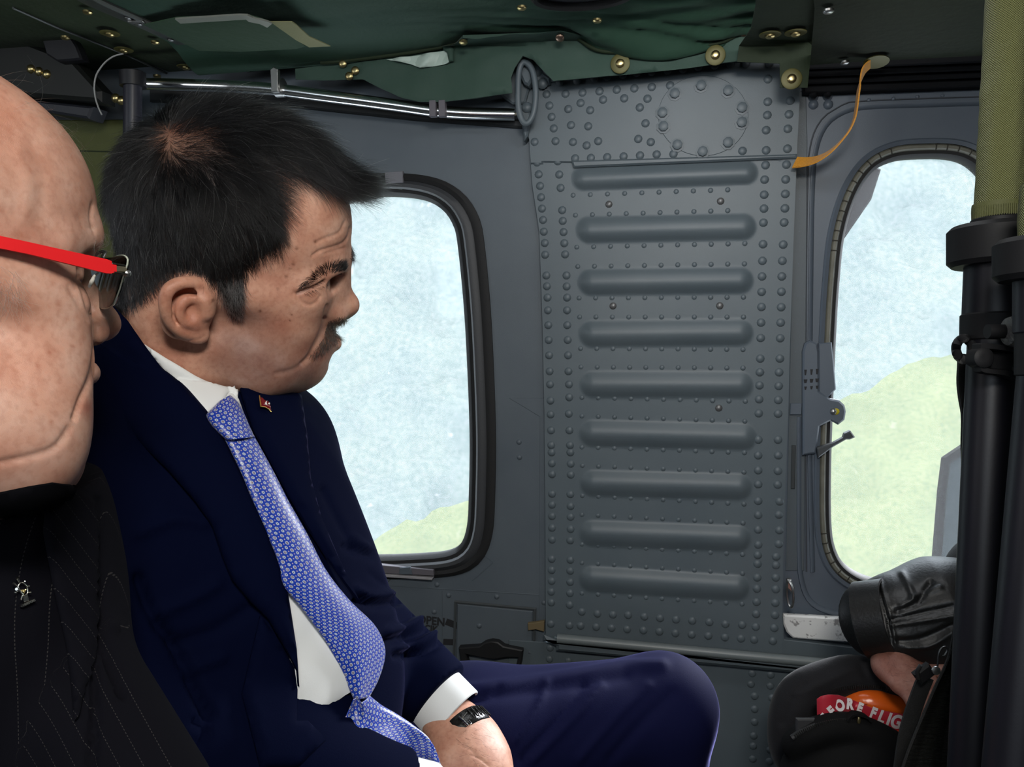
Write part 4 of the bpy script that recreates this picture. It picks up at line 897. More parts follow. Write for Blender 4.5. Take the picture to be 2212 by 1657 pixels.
s.chain([E2(*q, .0015) for q in ((420, 645), (398, 650), (386, 668), (387, 686), (400, 697), (418, 699))], [.003, .0034, .0036, .0036, .0034, .0034], .003, mir=True)
s.chain([E2(*q, .003) for q in ((372, 660), (372, 682), (382, 698))], .0016, .002, sub=True, mir=True)
s.cap(L2(443, 650, .083), L2(447, 676, .082), .0062, .0058, .004, mir=True)
s.cap(E2(425, 700, .001), E2(442, 696, -.001), .0042, .0036, .004, mir=True)
# neck (towards the collar), left arm and hand
nk0, nk1, nk2 = Hi2 @ P(440, 640, .735), Hi2 @ P(395, 770, .745), Hi2 @ P(345, 930, .76)
s.cap(nk0, nk1, .052, .058, .02); s.cap(nk1, nk2, .058, .066, .02)
s.ell(Hi2 @ P(345, 640, .71), (.030, .045, .05), .03)
def hcap(a, b, ra, rb, k, sq=None): s.cap(Hi2 @ a, Hi2 @ b, ra, rb, k, sq=None if sq is None else (Hi2.to_3x3() @ sq[0], sq[1]))
wa, wb = P(940, 1520, .868), P(1006, 1592, .838); wax = (wb-wa).normalized()
hb0, hb1 = P(1022, 1640, .822), P(1050, 1760, .785); wid = (P(1095, 1640, .84)-P(950, 1660, .80)).normalized(); nrm = wax.cross(wid).normalized(); nrm = nrm if nrm.dot(FWD) < 0 else -nrm
hcap(wa-wax*.03, wb, .0305, .0275, .01, sq=(nrm, .80)); hcap(wb, hb0, .0275, .031, .02, sq=(nrm, .72)); hcap(hb0, hb1, .033, .036, .025, sq=(nrm, .50))
hd = (hb1-hb0).normalized()
for k, (o_, L_, r_) in enumerate(((-.030, .075, .0092), (-.010, .085, .0096), (.011, .080, .0094), (.031, .062, .0082))):
    k0 = hb1+wid*o_*.9+hd*.018; k1 = k0+hd*L_*.42-nrm*L_*.14; k2 = k1+hd*L_*.20-nrm*L_*.26; k3 = k2-hd*L_*.02-nrm*L_*.22
    hcap(hb0+wid*o_*.55, k0, .010, r_+.001, .012); hcap(k0, k1, r_+.001, r_, .006); hcap(k1, k2, r_, r_*.92, .005); hcap(k2, k3, r_*.92, r_*.8, .005); hcap(hb0*.4+hb1*.6+wid*o_*.75+nrm*.013, k0+nrm*.006, .0022, .003, .008)
t0 = hb0-wid*.028-nrm*.004; t1 = t0-wid*.024+hd*.030-nrm*.012; t2 = t1-wid*.006+hd*.032-nrm*.008; t3 = t2+hd*.024-nrm*.004
hcap(t0, t1, .015, .0125, .015); hcap(t1, t2, .0125, .011, .008); hcap(t2, t3, .011, .009, .006)
hcap(P(380, 880, .765), P(560, 965, .858), .045, .040, .03); hcap(P(560, 965, .858), P(695, 1264, .925), .040, .036, .02); hcap(P(695, 1264, .925), wa, .036, .029, .01)
v, f = s.mesh(H2); sk = Skin(v, f)
for x, y, l in ((1010, 1620, 20), (1030, 1640, 25)): sk.crease([(x-10, y-8), (x+8, y), (x+l, y+14)], 3, .0006)
sk.tint(.35*sk.blob(1010, 1655, 30, 25), (1, .85, .82))
# creases as seen from the near side
for pl, w_, dp in (([(757, 492), (752, 512), (738, 527), (712, 536), (690, 543), (676, 553)], 3.6, .0013), ([(746, 478), (735, 500), (722, 508), (700, 516), (684, 524)], 3.5, .0009),
                   ([(742, 536), (722, 541), (700, 549)], 3.2, .0009), ([(703, 690), (697, 712), (687, 735), (676, 755), (668, 770), (655, 785)], 5.0, .0021), ([(706, 660), (701, 678), (702, 690)], 3.0, .0010),
                   ([(640, 634), (658, 627), (680, 619), (702, 607)], 3.2, .0026), ([(642, 640), (655, 655), (670, 659), (684, 652), (692, 640)], 3.4, .0010), ([(672, 772), (655, 786), (630, 800), (600, 806)], 6, .0012),
                   ([(637, 628), (630, 638)], 3, .0007), ([(405, 737), (428, 733)], 2.0, .0005), ([(446, 722), (432, 733), (429, 738)], 1.5, .0006), ([(520, 700), (560, 740), (600, 770)], 14, .0008)):
    sk.crease(pl, w_, dp)
# tone: stubble with the jaw shadow painted in, moles, warmth, lips
sk.tint(sk.area([(476, 700), (545, 694), (612, 738), (650, 768), (690, 788), (698, 835), (560, 858), (490, 820), (464, 770)], 46), (.50, .50, .55))
sk.tint(.35*sk.area([(700, 700), (712, 760), (690, 790), (660, 760)], 12), (.72, .68, .70))
for x, y, r in ((641, 537, 2.6), (681, 522, 2.4), (633, 571, 2.0), (618, 598, 2.2), (628, 580, 1.6), (624, 505, 2.2), (628, 440, 2.2), (562, 672, 2.6), (461, 648, 2.4), (458, 650, 2), (600, 625, 1.6), (630, 680, 1.5), (626, 692, 1.5)):
    sk.tint(sk.blob(x, y, r*1.3), (.34, .24, .20))
sk.tint(.5*sk.blob(725, 670, 22, 16), (1, .80, .76)); sk.tint(.45*sk.blob(600, 700, 45, 30), (1, .84, .80)); sk.tint(.6*sk.blob(400, 670, 45, 70), (1, .80, .74))
sk.tint(.6*sk.line([(720, 742), (700, 764), (684, 766)], 7), (.80, .55, .55)); sk.tint(.5*sk.line([(700, 772), (684, 773)], 6), (.92, .66, .64))
sk.tint(.45*sk.blob(668, 645, 22, 12), (.85, .72, .68)); sk.tint(.95*sk.line([(642, 633), (658, 627), (680, 619), (702, 607)], 3.6), (.16, .11, .10)); sk.tint(.5*sk.blob(712, 600, 12, 12), (.7, .58, .54))  # inner socket and eye slit: shade painted into the skin tone
# hair mask, worked out on the near half and mirrored
HM2 = [(752, 442), (735, 432), (700, 405), (655, 391), (600, 380), (606, 408), (615, 440), (618, 500), (606, 540), (560, 565), (535, 590), (530, 640), (527, 690), (493, 688), (484, 655), (465, 618), (440, 600), (397, 588), (352, 600), (335, 628), (310, 652), (275, 672), (235, 690), (150, 600), (150, 300), (250, 100), (600, 100), (800, 300), (800, 440)]
lv = np.array([Hi2 @ Vector(p) for p in sk.v]) if False else (sk.v-np.array(H2.to_translation()))@np.array(H2.to_3x3())
lm = lv.copy(); lm[:, 1] = np.abs(lm[:, 1]); mw = lm@np.array(H2.to_3x3()).T+np.array(H2.to_translation())
mx_, my_, _ = proj_np(mw)
inh = in_poly(HM2, mx_, my_); ed = poly_dist(HM2, mx_, my_, True)
earm = (lm[:, 1] > .079) & (lm[:, 0] < .02) & (lm[:, 2] < .03); inh &= ~earm
inh &= my_ < 760
hm = np.where(inh, np.clip(ed/9, 0, 1), 0.0)
thin = np.exp(-((mx_-415)/66)**2-((my_-305)/46)**2)*.68+np.exp(-((mx_-330)/45)**2-((my_-300)/30)**2)*.35+np.exp(-((mx_-610)/70)**2-((my_-352)/34)**2)*.62
thin *= (lv[:, 1] > -.03)
dens = hm*np.clip(1-thin, .10, 1)
sk.col *= (1-hm*(.45+.47*np.clip(dens*1.1, 0, 1)))[:, None]
SKIN2 = skin_mat('skin_tan', (.53, .280, .192), (.44, .205, .138), (.59, .345, .25))
body2 = sk.build('body', SKIN2, man2)
HAIR2 = hair_mat('black_hair', .97, .05, .28, (.004, .004, .0045))
flow = [  # px, py, dx, dy, length, lift
    (410, 295, .8, -.2, .022, .5), (480, 225, 1, -.12, .034, .45), (420, 235, .8, -.35, .030, .5), (350, 250, -.1, -.6, .024, .5), (560, 240, 1, .10, .040, .42), (640, 280, 1, .32, .044, .50), (700, 330, 1, .58, .044, .46), (735, 395, 1, .12, .042, .30), (712, 402, 1, .15, .036, .18), (660, 385, 1, .45, .034, .20), (750, 437, 1, -.20, .028, .10), (735, 430, 1, -.16, .034, .12), (745, 370, 1, .50, .042, .42),
    (330, 300, -.55, .45, .022, .35), (270, 350, -.45, .85, .020, .35), (240, 450, -.1, 1, .019, .32), (250, 560, .25, 1, .015, .2), (250, 620, .5, 1, .010, .08), (300, 640, .3, 1, .009, .12), (340, 450, .0, 1, .020, .35), (430, 400, .25, .9, .024, .35), (430, 500, .12, 1, .019, .32), (400, 575, .0, 1, .013, .25), (510, 460, .35, .95, .022, .32), (520, 400, .75, .65, .028, .35), (580, 460, .55, .85, .019, .28), (600, 400, .95, .35, .026, .22), (560, 350, 1, .30, .034, .32), (500, 320, .95, .2, .030, .35), (610, 510, .35, 1, .014, .25), (560, 545, .3, 1, .013, .22), (510, 600, .15, 1, .013, .15), (510, 670, .05, 1, .009, .12)]
q_, pts = sample_faces(sk.v, sk.f, dens, 78000)
nn = sk.n[q_].mean(1); nn /= np.linalg.norm(nn, axis=1)[:, None]
lp = (pts-np.array(H2.to_translation()))@np.array(H2.to_3x3()); sg = np.where(lp[:, 1] < 0, -1.0, 1.0); lp2 = lp.copy(); lp2[:, 1] = np.abs(lp2[:, 1])
hx_, hy_, _ = proj_np(lp2@np.array(H2.to_3x3()).T+np.array(H2.to_translation())); fl = idw(flow, hx_, hy_)
dw = fl[:, :1]*np.array(RGT)-fl[:, 1:2]*np.array(UPV); dl = dw@np.array(H2.to_3x3()); dl[:, 1] *= np.where(hx_ > 600, 1.0, sg); dw = dl@np.array(H2.to_3x3()).T
_k = np.clip((hx_-680)/50, 0, 1)*.95; _n = (dw*nn).sum(1); dw -= nn*(_n*(1-_k*(_n > 0)))[:, None]; dw /= np.linalg.norm(dw, axis=1)[:, None]+1e-9
gz = (hx_ > 470) & (hx_ < 560) & (hy_ > 600)
strands('hair', pts, nn, dw, fl[:, 2], fl[:, 3], HAIR2, man2, .00009, 7, .13, .05)
GREYH = hair_mat('grey_hair', .30, .1, .35, (.40, .39, .38))
ig = np.where((np.random.RandomState(5).uniform(0, 1, len(pts)) < np.where(gz, .9, .022)))[0]
strands('grey_hair', pts[ig], nn[ig], dw[ig], fl[ig, 2]*1.05, fl[ig, 3]*1.15, GREYH, man2, .00010, 7, .2, .05, seed=9)['label'] = 'grey strands'
def patch_hair(name, sk_, parent, regions, n, dirpx, ln, lift, mat, rad=.0001, seed=4, curl=.15, lim=-.2):
    m = np.zeros(len(sk_.v))
    for poly in regions: m = np.maximum(m, in_poly(poly, sk_.x, sk_.y)*(sk_.face > lim))
    q2, p2 = sample_faces(sk_.v, sk_.f, m, n, seed); n2 = sk_.n[q2].mean(1); n2 /= np.linalg.norm(n2, axis=1)[:, None]
    x, y, _ = proj_np(p2); d = idw(dirpx, x, y); dw = d[:, :1]*np.array(RGT)-d[:, 1:2]*np.array(UPV); dw -= n2*(dw*n2).sum(1)[:, None]; dw /= np.linalg.norm(dw, axis=1)[:, None]+1e-9
    return strands(name, p2, n2, dw, np.full(n, ln), lift, mat, parent, rad, 5, curl, 0, seed)
patch_hair('eyebrow', sk, man2, [[(646, 619), (668, 602), (690, 582), (708, 572), (728, 567), (748, 570), (747, 584), (722, 590), (700, 597), (676, 611), (655, 621)]], 2100, [(650, 612, -.9, .45), (690, 580, -.5, -.35), (740, 570, .8, -.3)], .0058, .10, HAIR2)
patch_hair('eyebrow', sk, man2, [[(762, 512), (775, 512), (775, 560), (755, 560)]], 140, [(760, 530, 1, .2)], .008, .5, HAIR2, lim=-.6)
patch_hair('eyelashes', sk, man2, [[(652, 630), (680, 617), (700, 606), (702, 611), (682, 622), (655, 635)]], 90, [(680, 620, .9, .5)], .006, .5, HAIR2)
MOUS = hair_mat('moustache_hair', .80, .35, .35, (.022, .016, .012))
patch_hair('moustache', sk, man2, [[(712, 692), (745, 682), (750, 700), (738, 730), (722, 744), (700, 760), (680, 772), (672, 768), (684, 752), (698, 730), (706, 706)]], 2600, [(735, 690, .5, 1), (700, 740, -.25, 1), (680, 765, -.3, 1)], .0065, .45, MOUS, .00010, curl=.3, lim=-.5)
patch_hair('moustache', sk, man2, [[(712, 692), (745, 682), (750, 700), (738, 730), (722, 744), (700, 760), (680, 772), (672, 768), (684, 752), (698, 730), (706, 706)]], 110, [(735, 690, .5, 1), (700, 740, -.25, 1), (680, 765, -.3, 1)], .0065, .5, GREYH, .00010, seed=8, curl=.3, lim=-.5)
# ---------------------------------------------------------------- navy suit, shirt, tie, hand
def cloth(name, col, bump=(900, .25, .0006), sheen=.25, rough=.8, tint=(.42, .42, 1.0), srough=.3, spec=.25):
    m = M(name, col, rough, 0, bump, None, spec, sheen); m.node_tree.nodes['Principled BSDF'].inputs['Sheen Tint'].default_value = (*tint, 1); m.node_tree.nodes['Principled BSDF'].inputs['Sheen Roughness'].default_value = srough; return m
NAVY = cloth('navy_wool', (.0015, .0028, .0140), sheen=.05, srough=.18, spec=.02)
TROUS = cloth('navy_trouser_wool', (.0046, .0056, .030), sheen=.70, srough=.16, spec=.06)  # violet sheen stands in for window light along the thigh tops
SHIRTM = M('white_shirt_cotton', (.74, .76, .76), .75, 0, (1500, .15, .0004), None, .2, .1)
TA = (P(545, 1400, .765)-P(395, 1010, .75)).normalized()           # down the trunk
nsh, fsh = P(60, 950, .63), P(620, 940, .86)
SD = (fsh-nsh); SD = (SD-TA*SD.dot(TA)).normalized(); FT = TA.cross(SD); FT = FT if FT.dot(RGT) > 0 else -FT
RT = Matrix(((FT.x, SD.x, TA.x), (FT.y, SD.y, TA.y), (FT.z, SD.z, TA.z)))
def trunk(s):
    s.ell(P(412, 1062, .757), (.112, .150, .135), .06, RT); s.ell(P(545, 1410, .765), (.120, .150, .19), .09, RT)
    s.cap(P(290, 850, .750), P(110, 965, .655), .040, .060, .04); s.cap(P(400, 850, .79), P(578, 962, .855), .050, .056, .05)
    s.cap(P(370, 930, .775), P(390, 1010, .765), .06, .09, .05)
allp = [P(0, 900, .5), P(0, 1900, .5), P(1120, 1000, 1.05), P(1120, 1900, 1.0), P(300, 640, .9), P(0, 640, .6), P(0, 1900, .75), P(900, 1900, .6)]
blo = np.min([npv(p) for p in allp], 0); bhi = np.max([npv(p) for p in allp], 0)
HS = .004
s = SDF(blo, bhi, HS*1.5); trunk(s); tv, tf = s.mesh()
# thighs (support for the tie as well)
def legs(s):
    s.cap(P(600, 1690, .86), P(1010, 1592, .915), .085, .073, .04); s.cap(P(1010, 1592, .915), P(1432, 1530, .985), .073, .061, .04); s.cap(P(1432, 1530, .985), P(1420, 2050, 1.06), .060, .050, .03)
    s.cap(P(420, 1800, .72), P(1150, 1880, .80), .088, .066, .04); s.cap(P(1150, 1880, .80), P(1150, 2500, .85), .062, .05, .03)
    s.ell(P(520, 1700, .80), (.13, .15, .12), .06, RT)
lp_ = [P(300, 1400, .65), P(300, 1400, 1), P(1700, 1400, 1.1), P(1700, 2500, 1.1), P(300, 2500, .9), P(1100, 2500, .7), P(300, 2000, .6), P(1600, 1400, .9)]
s = SDF(np.min([npv(p) for p in lp_], 0), np.max([npv(p) for p in lp_], 0), .0042)
legs(s)
s.cut(P(700, 1590, .80), -TA) if False else None
lv_, lf_ = s.mesh(); tk = Skin(lv_, lf_)
for pl, w_, dp in (([(990, 1492), (1130, 1475), (1260, 1455), (1350, 1440), (1430, 1436)], 13, -.0055), ([(1000, 1514), (1130, 1497), (1260, 1478), (1350, 1462)], 12, .0025), ([(1010, 1500), (1040, 1510), (1075, 1490)], 8, .003), ([(1150, 1640), (1230, 1560), (1300, 1480)], 9, -.0035), ([(1130, 1640), (1200, 1560), (1262, 1480)], 9, .003), ([(1110, 1600), (1160, 1530), (1180, 1480)], 8, -.003), ([(1250, 1640), (1320, 1560), (1400, 1480)], 10, -.003), ([(1320, 1640), (1390, 1560), (1450, 1500)], 12, .003), ([(1030, 1530), (1060, 1505)], 6, -.002)):
    tk.crease(pl, w_, dp)
trousers = tk.build('trousers', TROUS, man2)
# jacket: trunk and both sleeves in one surface
s = SDF(blo, bhi, HS); trunk(s)
s.cap(P(578, 962, .860), P(692, 1266, .925), .058, .052, .03); s.cap(P(692, 1266, .925), P(962, 1514, .860), .052, .0395, .02)
s.trim(P(951, 1501, .862), P(962, 1512, .858)-P(850, 1400, .89), .055)
s.cap(P(105, 975, .645), P(280, 1585, .625), .066, .062, .04); s.cap(P(280, 1585, .625), P(885, 1745, .700), .062, .045, .03)
s.trim(P(862, 1735, .696), P(885, 1745, .70)-P(280, 1585, .625), .06)
jv, jf = s.mesh(); jk = Skin(jv, jf)
for pl, w_, dp in (([(700, 1060), (735, 1130), (765, 1180)], 9, .004), ([(745, 1180), (775, 1192), (805, 1200)], 7, .005), ([(760, 1160), (790, 1180)], 8, -.003), ([(770, 1275), (800, 1288), (842, 1284)], 8, -.006), ([(770, 1295), (810, 1305), (860, 1300)], 8, .006), ([(840, 1365), (880, 1352), (915, 1335)], 8, -.007), ([(830, 1385), (880, 1375), (930, 1360)], 8, .007), ([(860, 1400), (900, 1392), (940, 1365)], 9, -.008), ([(855, 1415), (905, 1412), (950, 1390)], 8, .006), ([(870, 1345), (905, 1322)], 6, .003), ([(800, 1240), (830, 1262)], 6, .002),
                   ([(300, 1250), (330, 1330), (375, 1390), (410, 1460), (450, 1545)], 12, .010), ([(330, 1330), (420, 1290), (470, 1260)], 14, -.004), ([(380, 1390), (470, 1360), (560, 1300)], 14, .004), ([(400, 1450), (480, 1420)], 12, -.004), ([(300, 1150), (380, 1120), (440, 1130)], 14, -.004), ([(420, 1560), (445, 1580), (430, 1610)], 8, .004)):
    jk.crease(pl, w_, dp)
jacket = jk.build('jacket', NAVY, man2)
TB = BVHTree.FromPolygons([tuple(x) for x in tv], tf); JB = bvh(jacket); LB = bvh(trousers)
NB = bvh(body2)
onT = hitfn([TB]); onTL = hitfn([TB, LB]); onJ = hitfn([JB]); onTN = hitfn([TB, NB])
def smoothfn(fn, r=16):                         # soften the support a little so cloth bridges hollows
    def f(px, py):
        p, n = fn(px, py); ds = [unproj(fn(px+a, py+b)[0])[2] for a, b in ((r, 0), (-r, 0), (0, r), (0, -r))]; d = min(.5*unproj(p)[2]+.5*np.mean(ds), unproj(p)[2]+.001); return P(px, py, d), n
    return f
def smoothw(fn, r=30, keep=.002):               # stronger bridging for thick cloth
    offs = [(r*k*math.cos(t), r*k*math.sin(t)) for k in (.5, 1) for t in np.linspace(0, 2*math.pi, 9)[:-1]]
    def f(px, py):
        p, n = fn(px, py); q = [fn(px+a, py+b) for a, b in offs]; d0 = unproj(p)[2]; d = min(np.mean([unproj(a[0])[2] for a in q]), d0+keep)
        nn = Vector(n)
        for a in q: nn = nn+a[1]
        return P(px, py, d), nn.normalized()
    return f
def facing(fn): return lambda px, py: (fn(px, py)[0], -ray(px, py).normalized())
# shirt front, collar leaves
SHP = [(430, 860), (500, 840), (545, 940), (600, 1060), (680, 1200), (760, 1330), (800, 1420), (770, 1500), (752, 1492), (705, 1530), (660, 1556), (636, 1562), (630, 1500), (624, 1420), (612, 1340), (600, 1270), (580, 1205), (548, 1125), (508, 1045), (470, 970), (440, 915)]
shirt = drape('shirt', SHP, onT, .004, .003, SHIRTM, man2, 14, bulge=lambda x, y: .0025*noise.noise(Vector((x*.018+y*.01, y*.006, 4)))+.0035*math.exp(-((x-(712+(y-1400)*.4))/10)**2)*(1 if y > 1340 else 0))
_cs = smoothw(onTN, 12, .001)
def colln(px, py):
    return _cs(px, py)
drape('shirt_collar', [(316, 742), (360, 772), (420, 808), (470, 834), (490, 842), (492, 852), (480, 872), (462, 888), (446, 899), (420, 872), (380, 828), (345, 785)], colln, .0055, .003, SHIRTM, man2, 7, soft=4)
drape('shirt_collar', [(488, 842), (500, 834), (510, 828), (512, 845), (509, 866), (500, 856), (493, 853)], colln, .006, .003, SHIRTM, man2, 4, soft=3)
# lapels
NL = [(250, 655), (285, 690), (318, 742), (350, 790), (400, 850), (442, 899), (462, 928), (484, 966), (520, 1040), (560, 1120), (590, 1200), (610, 1270), (620, 1330), (631, 1400), (637, 1480), (634, 1447), (613, 1405), (575, 1338), (537, 1300), (498, 1253), (477, 1202), (456, 1139), (418, 1084), (363, 1021), (300, 962), (240, 905), (190, 830), (180, 740)]
drape('lapel', NL, smoothw(onTN, 34), .0115, .007, NAVY, man2, 12, soft=10)
FL_ = [(513, 846), (560, 836), (640, 862), (652, 950), (660, 1040), (682, 1120), (722, 1215), (762, 1298), (735, 1262), (700, 1212), (655, 1142), (615, 1072), (575, 997), (545, 942), (530, 900)]
drape('lapel', FL_, onT, .010, .006, NAVY, man2, 11, soft=8)
drape('jacket_front', [(632, 1440), (638, 1490), (636, 1560), (660, 1560), (700, 1600), (640, 1657), (560, 1657), (520, 1500), (560, 1330), (590, 1370)], onJ, .006, .005, NAVY, man2, 14, soft=10)
# ---- tie
TIE = D.materials.new('tie_silk'); TIE.use_nodes = True
nt = TIE.node_tree; b = nt.nodes['Principled BSDF']; lk = nt.links.new
uvn = nt.nodes.new('ShaderNodeUVMap'); uvn.uv_map = 'uv'
def vm(op, a, b_=None, val=None):
    n = nt.nodes.new('ShaderNodeVectorMath'); n.operation = op; lk(a, n.inputs[0])
    if b_ is not None: lk(b_, n.inputs[1])
    if val is not None: n.inputs[1].default_value = val
    return n
def mt(op, a, b_=None, c=None):
    n = nt.nodes.new('ShaderNodeMath'); n.operation = op
    for i, q in enumerate((a, b_, c)):
        if q is None: continue
        if isinstance(q, (int, float)): n.inputs[i].default_value = q
        else: lk(q, n.inputs[i])
    return n.outputs[0]
rotn = nt.nodes.new('ShaderNodeMapping'); rotn.inputs['Rotation'].default_value = (0, 0, R_(12)); rotn.inputs['Scale'].default_value = (1/.0070, 1/.0070, 1); lk(uvn.outputs[0], rotn.inputs[0])
def cell(off):
    a = vm('ADD', rotn.outputs[0], val=(off[0], off[1], 0)); f_ = vm('FRACTION', a.outputs[0]); c_ = vm('SUBTRACT', f_.outputs[0], val=(.5, .5, 0)); m_ = vm('MULTIPLY', c_.outputs[0], val=(1, 1, 0)); L = vm('LENGTH', m_.outputs[0]); sp = nt.nodes.new('ShaderNodeSeparateXYZ'); lk(m_.outputs[0], sp.inputs[0])
    th = mt('ARCTAN2', sp.outputs[1], sp.outputs[0]); return L.outputs['Value'], th
dA, tA = cell((0, 0)); dB, tB = cell((.5, .5)); dP, _ = cell((.5, 0)); dQ, _ = cell((0, .5))
def band(d, lo, hi):
    a = mt('GREATER_THAN', d, lo); c = mt('LESS_THAN', d, hi); return mt('MULTIPLY', a, c)
wA = mt('MULTIPLY_ADD', mt('COSINE', mt('MULTIPLY', tA, 8.0)), .024, .225); wB = mt('MULTIPLY_ADD', mt('COSINE', mt('MULTIPLY', tB, 6.0)), .028, .185)
white = mt('MAXIMUM', band(dA, .135, wA), band(dB, .065, wB)); pink = mt('MAXIMUM', mt('LESS_THAN', dA, .075), mt('LESS_THAN', mt('MINIMUM', dP, dQ), .078))
def mixc(fac, a, b_):
    n = nt.nodes.new('ShaderNodeMix'); n.data_type = 'RGBA'; lk(fac, n.inputs[0])
    for i, q in ((6, a), (7, b_)):
        if isinstance(q, tuple): n.inputs[i].default_value = (*q, 1)
        else: lk(q, n.inputs[i])
    return n.outputs[2]
dk = mt('MAXIMUM', mt('LESS_THAN', dA, .14), mt('LESS_THAN', dB, .07))
c_ = mixc(dk, (.004, .034, .33), (.008, .010, .06)); c_ = mixc(white, c_, (.42, .47, .56)); c_ = mixc(pink, c_, (.46, .33, .38)); lk(c_, b.inputs['Base Color'])
b.inputs['Roughness'].default_value = .38; b.inputs['Specular IOR Level'].default_value = .45; b.inputs['Sheen Weight'].default_value = .15
def tie_part(name, Ls, Rs, fn, off, bul, n=90, m=14, v0=0.0, edge=.004, fold=None):
    Lp = cat(Ls, n); Rp = cat(Rs, n); V = []; UV = []; F = []; L = v0; prev = None
    for i in range(n):
        row = []
        for j in range(m+1):
            t = j/m*2-1; x, y = Lp[i]+(Rp[i]-Lp[i])*(j/m); p, nn = fn(x, y); row.append(p+nn*(off+bul*(1-t*t)**.5+(fold(i/n, t) if fold else 0)))
        mid = row[m//2]
        if prev is not None: L += (mid-prev).length
        prev = mid; u = 0
        us = [0]
        for j in range(m): u += (row[j+1]-row[j]).length; us.append(u)
        V += row; UV += [(q-us[m//2]+.3, L) for q in us]
    k = len(V); W = m+1
    Vb = []
    for i in range(n):
        for j in range(W):
            p = V[i*W+j]; Vb.append(p+(p-CAM).normalized()*edge)
    for i in range(n-1):
        for j in range(m): a = i*W+j; F.append((a, a+1, a+W+1, a+W)); F.append((k+a+W, k+a+W+1, k+a+1, k+a))
        F.append((i*W, (i+1)*W, k+(i+1)*W, k+i*W)); F.append((i*W+m, k+i*W+m, k+(i+1)*W+m, (i+1)*W+m))
    for j in range(m): F.append((j, k+j, k+j+1, j+1)); a = (n-1)*W+j; F.append((a+1, k+a+1, k+a, a))
    return recalc(mk(name, V+Vb, F, TIE, tie, uv=UV+UV))
tie = empty('necktie', P(600, 1150, .7)); tie.parent = man2; tie.matrix_parent_inverse = man2.matrix_world.inverted()
sT = facing(smoothfn(onTL, 22))
tie_part('tie_blade', [(484, 948), (492, 962), (520, 1020), (547, 1085), (575, 1150), (600, 1212), (613, 1265), (650, 1312), (700, 1380), (740, 1450), (752, 1482), (764, 1512)], [(548, 940), (562, 965), (592, 1020), (625, 1085), (662, 1150), (705, 1232), (755, 1296), (806, 1346), (828, 1385), (832, 1420), (818, 1468), (797, 1508)], sT, .012, .006, 110, 18, .10, fold=lambda a, t: .006*max(0, a-.55)*math.sin(t*4+a*9))
_d0 = unproj(sT(780, 1506)[0])[2]-.014
_lap = smoothw(hitfn([TB, LB]), 44, .0)
def lapfn(x, y): return P(x, y, min(_d0+max(0, x-770)*.00022, unproj(_lap(x, y)[0])[2]-.016)+.003*math.sin(y*.05)), -FWD
tie_part('tie_blade', [(764, 1508), (748, 1545), (729, 1582), (732, 1604), (770, 1618), (830, 1634), (880, 1648), (925, 1672)], [(797, 1504), (822, 1528), (850, 1545), (890, 1568), (922, 1588), (940, 1610), (952, 1640), (965, 1672)], lapfn, .0, .006, 60, 16, .45, fold=lambda a, t: .006*math.sin(t*3.5+a*5))
tie_part('tie_knot', [(474, 866), (458, 882), (446, 897), (456, 918), (474, 938), (488, 951)], [(497, 853), (512, 866), (524, 886), (534, 908), (544, 932), (551, 944)], facing(smoothw(onTN, 16)), .014, .010, 40, 14, 0.0)
# ---- lapel pin: small red flag with crescent and star
pin = empty('flag_pin', P(568, 878, .7), 'tiny gold-edged red flag pin on the dark far lapel below the chin', 'pin')
REDE = M('red_enamel', (.13, .005, .008), .25); GOLD = M('gold', (.75, .52, .16), .25, 1.0); WHE = M('white_enamel', (.8, .78, .75), .3)
onF = hitfn([TB, bvh(D.objects['lapel.001'])])
drape('flag', [(558, 862), (563, 864), (568, 869), (577, 872), (580, 880), (582, 892), (576, 886), (569, 884), (562, 882)], onF, .004, .002, REDE, pin, 2.5, soft=1.5)
tube('flag_pole', [onF(x, y)[0]+onF(x, y)[1]*.003 for x, y in ((557, 860), (560, 884))], .0007, GOLD, pin, 8)
tube('flag_edge', [onF(x, y)[0]+onF(x, y)[1]*.003 for x, y in ((561, 883), (569, 884), (576, 888), (582, 894))], .0006, GOLD, pin, 8)
drape('crescent', [(572, 872.5), (569, 874), (567.5, 877), (568.5, 880.5), (571.5, 881.5), (570.5, 879.5), (570.3, 877), (571, 874.5)], onF, .0052, .0012, WHE, pin, 1.5, soft=.5)
st = [(575.5+(2.4 if k % 2 == 0 else 1)*math.sin(k*math.pi/5), 879-(2.4 if k % 2 == 0 else 1)*math.cos(k*math.pi/5)) for k in range(10)]
drape('star', st, onF, .0054, .0012, WHE, pin, 1.5, soft=.4)
# ---- cuff of his left sleeve, hand, watch
def ringtube(name, c0, c1, r0, r1, th, mat, parent, sq=1.0, n=48, roll=None, bead=0.0):
    ax = (c1-c0).normalized(); a = (roll-ax*roll.dot(ax)).normalized() if roll else ax.orthogonal().normalized(); b2 = ax.cross(a); V = []; F = []
    prof = [(c0, r0), (c0*.7+c1*.3, r0*.7+r1*.3+bead), (c0*.3+c1*.7, r0*.3+r1*.7+bead), (c1, r1), (c1+ax*th*.3, r1-th*.5), (c1, r1-th), (c0*.5+c1*.5, (r0+r1)/2-th), (c0, r0-th)]
    for c_, r_ in prof:
        for k in range(n): t = 2*math.pi*k/n; V.append(c_+a*(r_*math.cos(t))+b2*(r_*sq*math.sin(t)))
    m_ = len(prof)
    for i in range(m_):
        for k in range(n): j = (i+1) % m_; F.append((i*n+k, i*n+(k+1) % n, j*n+(k+1) % n, j*n+k))
    return autosmooth(recalc(mk(name, V, F, mat, parent)), 50)
cA, cB = P(925, 1492, .868), P(981, 1551, .853); maj = P(1040, 1513, .85)-P(930, 1600, .85)
ringtube('shirt_cuff', cA, cB, .0365, .0365, .003, SHIRTM, man2, .86, 56, maj)
